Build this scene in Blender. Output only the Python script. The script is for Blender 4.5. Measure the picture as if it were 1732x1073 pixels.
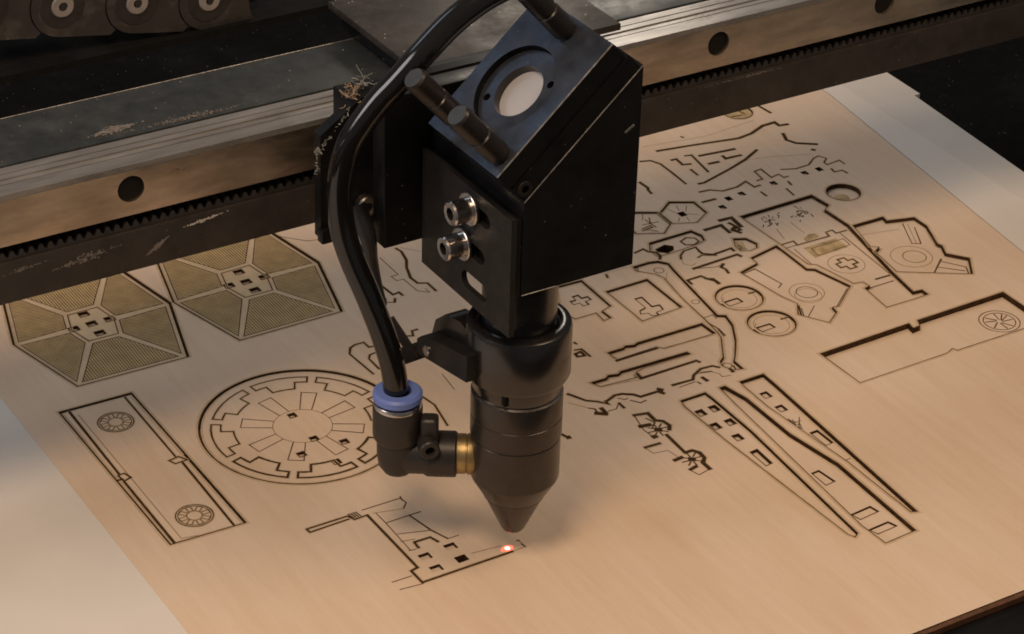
import bpy, bmesh, math, random
from mathutils import Vector, Matrix
from mathutils.geometry import tessellate_polygon
random.seed(7)
scene = bpy.context.scene
for o in list(bpy.data.objects): bpy.data.objects.remove(o)
COL = scene.collection
MM = 0.001

# ------------------------------------------------------------ camera
cam_d = bpy.data.cameras.new('camera'); cam = bpy.data.objects.new('camera', cam_d); COL.objects.link(cam)
d = Vector((0.45745084, 0.72406864, -0.51620087)); r = Vector((0.85333163, -0.52073026, 0.02579)); u = Vector((0.25012768, 0.45228819, 0.85607916))
R = Matrix((r, u, -d)).transposed().to_4x4(); R.translation = Vector((-0.2933946, -0.46098127, 0.4)); cam.matrix_world = R
cam_d.sensor_fit = 'HORIZONTAL'; cam_d.sensor_width = 36.0; cam_d.lens = 36.0*4383.32/1732
cam_d.clip_start = 0.01; cam_d.clip_end = 20
scene.camera = cam
# ------------------------------------------------------------ world, lamps, exposure
w = bpy.data.worlds.new('World'); scene.world = w; w.use_nodes = True
w.node_tree.nodes['Background'].inputs[0].default_value = (1.0, 0.96, 0.95, 1); w.node_tree.nodes['Background'].inputs[1].default_value = 0.11
def area(name, loc, target, size, power, col):
    l = bpy.data.lights.new(name, 'AREA'); l.shape = 'DISK'; l.size = size; l.energy = power; l.color = col
    o = bpy.data.objects.new(name, l); COL.objects.link(o); o.location = loc
    o.rotation_euler = (Vector(target)-Vector(loc)).to_track_quat('-Z', 'Y').to_euler(); return o
#LAMPS_BEGIN
WARM = (1.0, 0.71, 0.46)
area('warm_left_lamp', (-0.20, -0.16, 0.51), (0.0, 0.0, 0.0), 0.15, 1.48, WARM)
area('warm_right_lamp', (0.22, -0.19, 0.52), (0.05, 0.0, 0.0), 0.22, 0.96, WARM)
area('overhead_fill', (-0.05, 0.22, 0.95), (0.0, 0.1, 0.0), 0.5, 0.8, (1.0, 0.95, 0.93))  # added fill standing in for neutral ambient light
area('left_fill', (-0.75, 0.16, 0.34), (-0.05, 0.12, 0.0), 0.36, 1.9, (1.0, 0.93, 0.90))  # added fill to lift the dark sheet under the gantry's left side
area('rear_right_lamp', (0.30, 0.43, 0.36), (0.075, 0.065, 0.104), 0.09, 0.34, (1.0, 0.88, 0.74))
area('rear_left_lamp', (-0.36, 0.54, 0.50), (0.0, 0.0, 0.13), 0.22, 0.30, (0.66, 0.80, 1.0))
#LAMPS_END
vs = scene.view_settings; vs.view_transform = 'Standard'; vs.look = 'None'; vs.exposure = 0; vs.gamma = 1
scene.render.engine = 'CYCLES'
scene.cycles.use_denoising = True; scene.cycles.filter_width = 1.8

# ------------------------------------------------------------ materials
def nt(name):
    m = bpy.data.materials.new(name); m.use_nodes = True
    return m, m.node_tree, m.node_tree.nodes['Principled BSDF']
def noise(t, scale, detail=4, rough=.6, vec=None):
    n = t.nodes.new('ShaderNodeTexNoise'); n.inputs['Scale'].default_value = scale; n.inputs['Detail'].default_value = detail; n.inputs['Roughness'].default_value = rough
    if vec is not None: t.links.new(vec, n.inputs['Vector'])
    return n
def ramp(t, src, stops):
    c = t.nodes.new('ShaderNodeValToRGB'); e = c.color_ramp.elements
    while len(e) < len(stops): e.new(.5)
    for el, (p, v) in zip(e, stops):
        el.position = p; el.color = (*v, 1) if isinstance(v, tuple) else (v, v, v, 1)
    t.links.new(src, c.inputs[0]); return c
def pos(t, sx=1, sy=1, sz=1):
    g = t.nodes.new('ShaderNodeNewGeometry'); mp = t.nodes.new('ShaderNodeMapping'); mp.inputs['Scale'].default_value = (sx, sy, sz)
    t.links.new(g.outputs['Position'], mp.inputs['Vector']); return mp.outputs[0]
def mixc(t, fac, a, b, mode='MIX'):
    n = t.nodes.new('ShaderNodeMix'); n.data_type = 'RGBA'; n.blend_type = mode
    for s, v in ((n.inputs[0], fac), (n.inputs[6], a), (n.inputs[7], b)):
        if hasattr(v, 'is_linked') or hasattr(v, 'links'): t.links.new(v, s)
        elif isinstance(v, tuple): s.default_value = (*v, 1)
        else: s.default_value = v
    return n.outputs[2]
def bump(t, src, bs, dist, strength=1):
    b = t.nodes.new('ShaderNodeBump'); b.inputs['Distance'].default_value = dist; b.inputs['Strength'].default_value = strength
    t.links.new(src, b.inputs['Height']); t.links.new(b.outputs[0], bs.inputs['Normal'])
def wood_mat():
    m, t, b = nt('birch_veneer')
    grain = noise(t, 1, 5, .62, pos(t, 420, 26, 100)); blot = noise(t, 1, 4, .55, pos(t, 60, 16, 60)); fine = noise(t, 1900, 4, .7, pos(t, 1, .14, 1))
    c1 = ramp(t, grain.outputs[0], [(.3, (.655, .515, .395)), (.55, (.685, .545, .425)), (.75, (.71, .57, .45))])
    c2 = ramp(t, blot.outputs[0], [(.32, (.95, .92, .87)), (.58, (1, 1, 1))])
    k = mixc(t, 1.0, c1.outputs[0], c2.outputs[0], 'MULTIPLY')
    f = ramp(t, fine.outputs[0], [(.31, (.93, .91, .88)), (.42, (1, 1, 1))])
    k = mixc(t, 1.0, k, f.outputs[0], 'MULTIPLY')
    t.links.new(k, b.inputs['Base Color']); b.inputs['Roughness'].default_value = .62; b.inputs['Specular IOR Level'].default_value = .25
    bump(t, grain.outputs[0], b, .00008); return m
def plain(name, col, rough=.5, metal=0, spec=.5, var=.25, scale=300, bumpd=0, coat=0):
    m, t, b = nt(name)
    n = noise(t, scale, 4, .6, pos(t))
    c = ramp(t, n.outputs[0], [(.3, tuple(x*(1-var) for x in col)), (.7, tuple(min(1, x*(1+var)) for x in col))])
    t.links.new(c.outputs[0], b.inputs['Base Color'])
    rr = ramp(t, noise(t, scale*.35, 5, .65, pos(t)).outputs[0], [(.3, max(.03, rough-.07)), (.7, min(1, rough+.1))]); t.links.new(rr.outputs[0], b.inputs['Roughness'])
    b.inputs['Metallic'].default_value = metal; b.inputs['Specular IOR Level'].default_value = spec
    if coat: b.inputs['Coat Weight'].default_value = coat; b.inputs['Coat Roughness'].default_value = .12
    if bumpd: bump(t, n.outputs[0], b, bumpd)
    return m
def dusty(name, col, rough, metal, dust, amount, speck=.0, scale=60, sx=1, spec=.5):
    m, t, b = nt(name)
    v = pos(t, sx, 1, 1)
    base = ramp(t, noise(t, 220, 4, .6, v).outputs[0], [(.3, tuple(x*.75 for x in col)), (.7, tuple(x*1.25 for x in col))])
    dm = ramp(t, noise(t, scale, 6, .7, v).outputs[0], [(.5, 0.0), (.78, amount)])
    k = mixc(t, dm.outputs[0], base.outputs[0], dust)
    vo = t.nodes.new('ShaderNodeTexVoronoi'); vo.inputs['Scale'].default_value = 420; t.links.new(pos(t), vo.inputs['Vector'])
    sp = ramp(t, vo.outputs['Distance'], [(.05, speck), (.11, 0.0)])
    gate = ramp(t, noise(t, 190, 2, .5, pos(t)).outputs[0], [(.52, 0.0), (.6, 1.0)])
    mu = t.nodes.new('ShaderNodeMath'); mu.operation = 'MULTIPLY'; t.links.new(sp.outputs[0], mu.inputs[0]); t.links.new(gate.outputs[0], mu.inputs[1])
    k = mixc(t, mu.outputs[0], k, (.55, .5, .45))
    t.links.new(k, b.inputs['Base Color']); b.inputs['Metallic'].default_value = metal; b.inputs['Specular IOR Level'].default_value = spec
    rr = ramp(t, noise(t, 90, 5, .7, v).outputs[0], [(.3, max(.04, rough-.1)), (.7, rough+.15)]); t.links.new(rr.outputs[0], b.inputs['Roughness'])
    return m
M = {}
M['wood'] = wood_mat()
M['char'] = plain('charred_cut', (.058, .031, .014), .9, spec=.1, var=.5, scale=900)
M['wall'] = plain('burnt_wall', (.062, .034, .017), .9, spec=.1, var=.5, scale=700)
M['score'] = plain('scorched_line', (.095, .054, .025), .9, spec=.1, var=.45, scale=500)
M['hatch'] = plain('engraved_hatch', (.125, .078, .034), .9, spec=.1, var=.3, scale=500)
M['faint'] = plain('faint_scorch', (.31, .21, .12), .8, spec=.1, var=.2, scale=400)
M['halo'] = plain('scorch_halo', (.55, .415, .28), .8, spec=.1, var=.14, scale=260)
M['stain'] = plain('yellow_brown_stain', (.46, .345, .195), .85, spec=.1, var=.35, scale=320)
M['hexwood'] = plain('heat_stained_wood', (.60, .475, .315), .7, spec=.2, var=.10, scale=200)
M['engrave'] = plain('engraved_fill', (.49, .37, .20), .85, spec=.1, var=.16, scale=260)
M['plug'] = M['wood']
M['board'] = plain('pale_board', (.68, .64, .60), .6, spec=.3, var=.03, scale=40, bumpd=.00004)
M['edge'] = plain('burnt_edge', (.10, .042, .018), .7, var=.4, scale=400)
M['anod'] = dusty('black_anodised', (.005, .005, .0052), .36, 0, (.08, .07, .06), .05, .3, spec=.2)
M['plate'] = dusty('black_satin_plate', (.012, .0105, .010), .45, 0, (.10, .09, .07), .06, .2, spec=.3)
M['gloss'] = plain('black_gloss_metal', (.010, .009, .009), .2, 0, .7, .2, 200)
M['rim'] = plain('rim_highlight', (.30, .27, .25), .25, .9, .5, .2, 300)  # painted highlight: brighter metal on the barrel's chamfered edges
M['gun'] = plain('brown_black_metal', (.060, .053, .049), .27, .75, .5, .12, 150)
M['blue_grey'] = dusty('grey_blue_anodised', (.052, .060, .078), .40, .75, (.2, .2, .2), .12, .35, 90)
M['dark_screw'] = plain('dark_screw_metal', (.014, .011, .010), .32, .1, .4, .25, 200)
M['screw_end'] = plain('grey_screw_end', (.038, .045, .048), .5, .3, .5, .15, 300)
M['bare'] = plain('worn_bare_edge', (.27, .26, .25), .45, .8, .5, .5, 700)
M['steel'] = plain('stainless', (.56, .52, .49), .24, 1, .5, .12, 400)
M['socket'] = plain('socket_dark', (.007, .0065, .006), .7, spec=.15)  # shade of holes, sockets and gaps put into the colour
M['mirror'] = plain('mirror_back', (.37, .37, .40), .4, 0, .4, .04, 100)
M['hose'] = plain('black_hose', (.007, .0065, .0065), .10, 0, .55, .1, 100)
M['plastic'] = plain('black_plastic', (.024, .021, .020), .42, 0, .4, .12, 200)
M['blue'] = plain('blue_plastic', (.14, .21, .55), .45, 0, .4, .08, 200)
M['brass'] = plain('brass', (.36, .27, .13), .42, .8, .5, .2, 300)
M['rail'] = dusty('rail_steel', (.27, .26, .25), .30, .6, (.36, .34, .32), .5, .3, 60, sx=.25)
M['rail_front'] = dusty('rail_front_steel', (.62, .52, .40), .36, 1, (.30, .23, .16), .5, .05, 45, sx=.3)
M['beam'] = dusty('dusty_dark_beam', (.027, .031, .032), .40, .3, (.22, .21, .20), .22, .8, 40)
M['bar'] = dusty('dark_brown_bar', (.026, .022, .020), .5, 0, (.16, .14, .12), .10, .25, 30, spec=.3)
M['belt'] = plain('toothed_rubber', (.022, .019, .018), .6, 0, .4, .3, 300)
M['brown_plate'] = dusty('dusty_brown_plate', (.026, .022, .019), .45, .3, (.22, .19, .16), .22, 1.0, 60)
M['chain'] = dusty('dusty_grey_chain', (.022, .020, .019), .6, 0, (.22, .20, .19), .3, .4, 70)
M['chain_dark'] = plain('chain_hub_black', (.015, .014, .014), .5, var=.3)
M['pivot'] = plain('pale_pivot', (.22, .205, .20), .5, 0, .4, .15, 400)
M['black'] = plain('black_void_paint', (.006, .006, .006), .8, spec=.1)
M['floor'] = dusty('dark_machine_bed', (.0045, .0045, .0045), .8, 0, (.03, .03, .03), .4, .3, 25, spec=.08)
M['lint_tan'] = plain('tan_lint', (.26, .195, .135), .9, spec=.1, var=.35, scale=500)
M['lint_grey'] = plain('grey_lint', (.20, .20, .19), .9, spec=.1, var=.35, scale=500)
M['dust_dim'] = plain('thin_dust', (.14, .125, .115), .95, spec=.05, var=.3, scale=600)
M['dust'] = plain('pale_dust', (.40, .37, .345), .95, spec=.05, var=.3, scale=600, bumpd=.0002)
def emit():
    m, t, b = nt('laser_glow'); b.inputs['Base Color'].default_value = (1, .3, .25, 1)
    v = t.nodes.new('ShaderNodeTexCoord'); g = t.nodes.new('ShaderNodeVectorMath'); g.operation = 'LENGTH'; t.links.new(v.outputs['Object'], g.inputs[0])
    mu = t.nodes.new('ShaderNodeMath'); mu.operation = 'MULTIPLY'; mu.inputs[1].default_value = 300; t.links.new(g.outputs['Value'], mu.inputs[0])
    c = ramp(t, mu.outputs[0], [(.10, (1, .62, .5)), (.27, (.75, .05, .025)), (.6, (.4, .025, .015))])
    mp = t.nodes.new('ShaderNodeMath'); mp.operation = 'MULTIPLY'; mp.inputs[1].default_value = 1
    t.links.new(c.outputs[0], b.inputs['Emission Color']); b.inputs['Emission Strength'].default_value = 4.0
    return m
M['laser'] = emit()

# ------------------------------------------------------------ mesh helpers (all coordinates in millimetres, world axes)
WL = {}
class MB:
    def __init__(s): s.bm = bmesh.new(); s.mats = []
    def mi(s, m):
        if m not in s.mats: s.mats.append(m)
        return s.mats.index(m)
    def add(s, tmp, m=None, T=None):
        if T is not None: tmp.transform(T)
        if m is not None:
            k = s.mi(m)
            for f in tmp.faces: f.material_index = k
        me = bpy.data.meshes.new('t'); tmp.to_mesh(me); tmp.free(); s.bm.from_mesh(me); bpy.data.meshes.remove(me)
    def bevel(s, tmp, w, ang=30, seg=2):
        es = [e for e in tmp.edges if len(e.link_faces) == 2 and e.calc_face_angle() > math.radians(ang)]
        bmesh.ops.bevel(tmp, geom=es, offset=w, segments=seg, affect='EDGES', profile=.6, clamp_overlap=True)
    def box(s, x, y, z, m, bev=0, T=None, seg=2):
        t = bmesh.new(); bmesh.ops.create_cube(t, size=1)
        for v in t.verts:
            v.co = Vector(((x[0]+x[1])/2+v.co.x*(x[1]-x[0]), (y[0]+y[1])/2+v.co.y*(y[1]-y[0]), (z[0]+z[1])/2+v.co.z*(z[1]-z[0])))
        if bev: s.bevel(t, bev, seg=seg)
        s.add(t, m, T)
    def prism(s, loops, h0, h1, m, side=None, fr=None, bev=0):
        """outline + holes (2D), extruded h0..h1; fr maps (u,v,w) to xyz"""
        t = bmesh.new(); k = s.mi(m); ks = s.mi(side or m)
        flat = [p for l in loops for p in l]
        tris = tessellate_polygon([[Vector((p[0], p[1], 0)) for p in l] for l in loops])
        A = [t.verts.new((p[0], p[1], h0)) for p in flat]; B = [t.verts.new((p[0], p[1], h1)) for p in flat]
        for q in tris:
            if len(set(q)) < 3: continue
            a, b, c = (Vector((*flat[i], 0)) for i in q)
            ar = (b-a).cross(c-a).z
            if abs(ar) < 1e-9: continue
            if ar < 0: q = q[::-1]
            try:
                f = t.faces.new([B[i] for i in q]); f.material_index = k
                f = t.faces.new([A[i] for i in reversed(q)]); f.material_index = ks
            except ValueError: pass
        i0 = 0
        for li, l in enumerate(loops):
            n = len(l); area2 = sum(l[i][0]*l[(i+1) % n][1]-l[(i+1) % n][0]*l[i][1] for i in range(n))
            ccw = (area2 > 0) == (li == 0)
            for i in range(n):
                j = (i+1) % n; q = [A[i0+i], A[i0+j], B[i0+j], B[i0+i]]
                if not ccw: q.reverse()
                f = t.faces.new(q); f.material_index = ks
            i0 += n
        if bev: s.bevel(t, bev)
        if fr:
            for v in t.verts: v.co = Vector(fr(*v.co))
        s.add(t)
    def lathe(s, prof, o, ax, m, seg=48, mats=None, closed=False):
        """prof = [(radius, height along ax)]"""
        ax = Vector(ax).normalized(); e1 = ax.orthogonal().normalized(); e2 = ax.cross(e1); o = Vector(o)
        t = bmesh.new(); rings = []
        for rr, h in prof:
            if rr < 1e-6: rings.append([t.verts.new(o+ax*h)])
            else: rings.append([t.verts.new(o+ax*h+(e1*math.cos(2*math.pi*i/seg)+e2*math.sin(2*math.pi*i/seg))*rr) for i in range(seg)])
        n = len(rings)
        for k in range(n if closed else n-1):
            a, b = rings[k], rings[(k+1) % n]
            mk = s.mi(mats[k] if mats else m)
            for i in range(seg):
                j = (i+1) % seg
                if len(a) == 1 and len(b) == 1: continue
                if len(a) == 1: f = t.faces.new([a[0], b[i], b[j]][::-1])
                elif len(b) == 1: f = t.faces.new([a[i], a[j], b[0]])
                else: f = t.faces.new([a[i], a[j], b[j], b[i]])
                f.material_index = mk
        bmesh.ops.recalc_face_normals(t, faces=t.faces)
        s.add(t)
    def cyl(s, o, ax, rr, h, m, bev=.3, seg=40):
        bev = min(bev, rr*.4, h*.4)
        s.lathe([(0, 0), (rr-bev, 0), (rr, bev), (rr, h-bev), (rr-bev, h), (0, h)], o, ax, m, seg)
    def tube(s, pts, rad, m, seg=20, sub=8, flat=None):
        P = [Vector(p) for p in pts]
        if sub > 1 and len(P) > 2:
            Q = []
            for i in range(len(P)-1):
                p0 = P[max(i-1, 0)]; p1 = P[i]; p2 = P[i+1]; p3 = P[min(i+2, len(P)-1)]
                for k in range(sub):
                    x = k/sub; Q.append(.5*((2*p1)+(p2-p0)*x+(2*p0-5*p1+4*p2-p3)*x*x+(3*p1-p0-3*p2+p3)*x**3))
            Q.append(P[-1]); P = Q
        t = bmesh.new(); rings = []; tan = (P[1]-P[0]).normalized(); e1 = tan.orthogonal().normalized()
        for i, p in enumerate(P):
            tn = (P[min(i+1, len(P)-1)]-P[max(i-1, 0)]).normalized()
            e1 = (e1-tn*e1.dot(tn)).normalized(); e2 = tn.cross(e1)
            rr = rad(i/(len(P)-1)) if callable(rad) else rad
            rings.append([t.verts.new(p+(e1*math.cos(2*math.pi*k/seg)+e2*math.sin(2*math.pi*k/seg))*rr) for k in range(seg)])
        for a, b in zip(rings, rings[1:]):
            for k in range(seg): t.faces.new([a[k], a[(k+1) % seg], b[(k+1) % seg], b[k]])
        t.faces.new(rings[0][::-1]); t.faces.new(rings[-1]); s.add(t, m)
    def strip(s, pl, wd, z, m):
        if m in ('score', 'faint'): wd *= 1.6
        if m == 'char': wd = wd*1.2+.10
        """flat burnt line of width wd along a polyline"""
        closed = len(pl) > 3 and math.dist(pl[0], pl[-1]) < 1e-6
        P = [Vector(p) for p in (pl[:-1] if closed else pl)]
        P = [p for i, p in enumerate(P) if i == 0 or (p-P[i-1]).length > 1e-4]; n = len(P)
        if n < 2: return
        Lf, Rt = [], []
        for i, p in enumerate(P):
            a = (p-P[i-1]).normalized() if (i > 0 or closed) else None; b = (P[(i+1) % n]-p).normalized() if (i < n-1 or closed) else None
            if a is None: a = b
            if b is None: b = a
            na = Vector((-a.y, a.x)); nb = Vector((-b.y, b.x)); mv = na+nb
            mv = na if mv.length < .2 else mv.normalized()
            k = min(1/max(.45, mv.dot(na)), 2.2)*wd/2
            e = Vector((0, 0))
            if not closed and i == 0: e = -a*wd*.3
            if not closed and i == n-1: e = b*wd*.3
            if n > 2 or True: k *= random.uniform(.85, 1.15) if wd > .3 else 1
            Lf.append(p+mv*k+e); Rt.append(p-mv*k+e)
        mi = s.mi(m); L = [s.bm.verts.new((*v, z)) for v in Lf]; Q = [s.bm.verts.new((*v, z)) for v in Rt]
        for i in range(n if closed else n-1):
            j = (i+1) % n
            f = s.bm.faces.new([L[i], Q[i], Q[j], L[j]]); f.material_index = mi
    def build(s, name, parent=None, origin=None, ang=35):
        vs_ = [v.co for v in s.bm.verts]
        lo = Vector([min(v[i] for v in vs_) for i in range(3)]); hi = Vector([max(v[i] for v in vs_) for i in range(3)])
        o = Vector(origin) if origin else ((lo+hi)/2 if parent else Vector(((lo.x+hi.x)/2, (lo.y+hi.y)/2, lo.z)))
        for v in s.bm.verts: v.co = (v.co-o)*MM
        me = bpy.data.meshes.new(name); s.bm.to_mesh(me); s.bm.free()
        for m in s.mats: me.materials.append(M[m])
        for p in me.polygons: p.use_smooth = True
        me.set_sharp_from_angle(angle=math.radians(ang))
        ob = bpy.data.objects.new(name, me); COL.objects.link(ob)
        WL[ob.name] = o
        if parent: ob.parent = parent; ob.location = (o-WL[parent.name])*MM
        else: ob.location = o*MM
        return ob
def tag(o, label, cat=None, group=None):
    o['label'] = label
    if cat: o['category'] = cat
    if group: o['group'] = group
    return o
def struct(o): o['kind'] = 'structure'; return o
def empty(name, loc, label, cat, group=None):
    o = bpy.data.objects.new(name, None); COL.objects.link(o); o.location = Vector(loc)*MM; o.empty_display_size = .01
    WL[o.name] = Vector(loc); return tag(o, label, cat, group)
def inset(loop, k):
    """offset a polygon inwards by k"""
    n = len(loop); a2 = sum(loop[i][0]*loop[(i+1) % n][1]-loop[(i+1) % n][0]*loop[i][1] for i in range(n)); sg = 1 if a2 > 0 else -1
    out = []
    for i in range(n):
        p = Vector(loop[i]); a = (p-Vector(loop[i-1])).normalized(); b = (Vector(loop[(i+1) % n])-p).normalized()
        na = Vector((-a.y, a.x))*sg; nb = Vector((-b.y, b.x))*sg; m = na+nb
        m = na if m.length < .3 else m.normalized()
        q = p+m*k*min(1/max(.5, m.dot(na)), 1.8); out.append((q.x, q.y))
    return out

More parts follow.
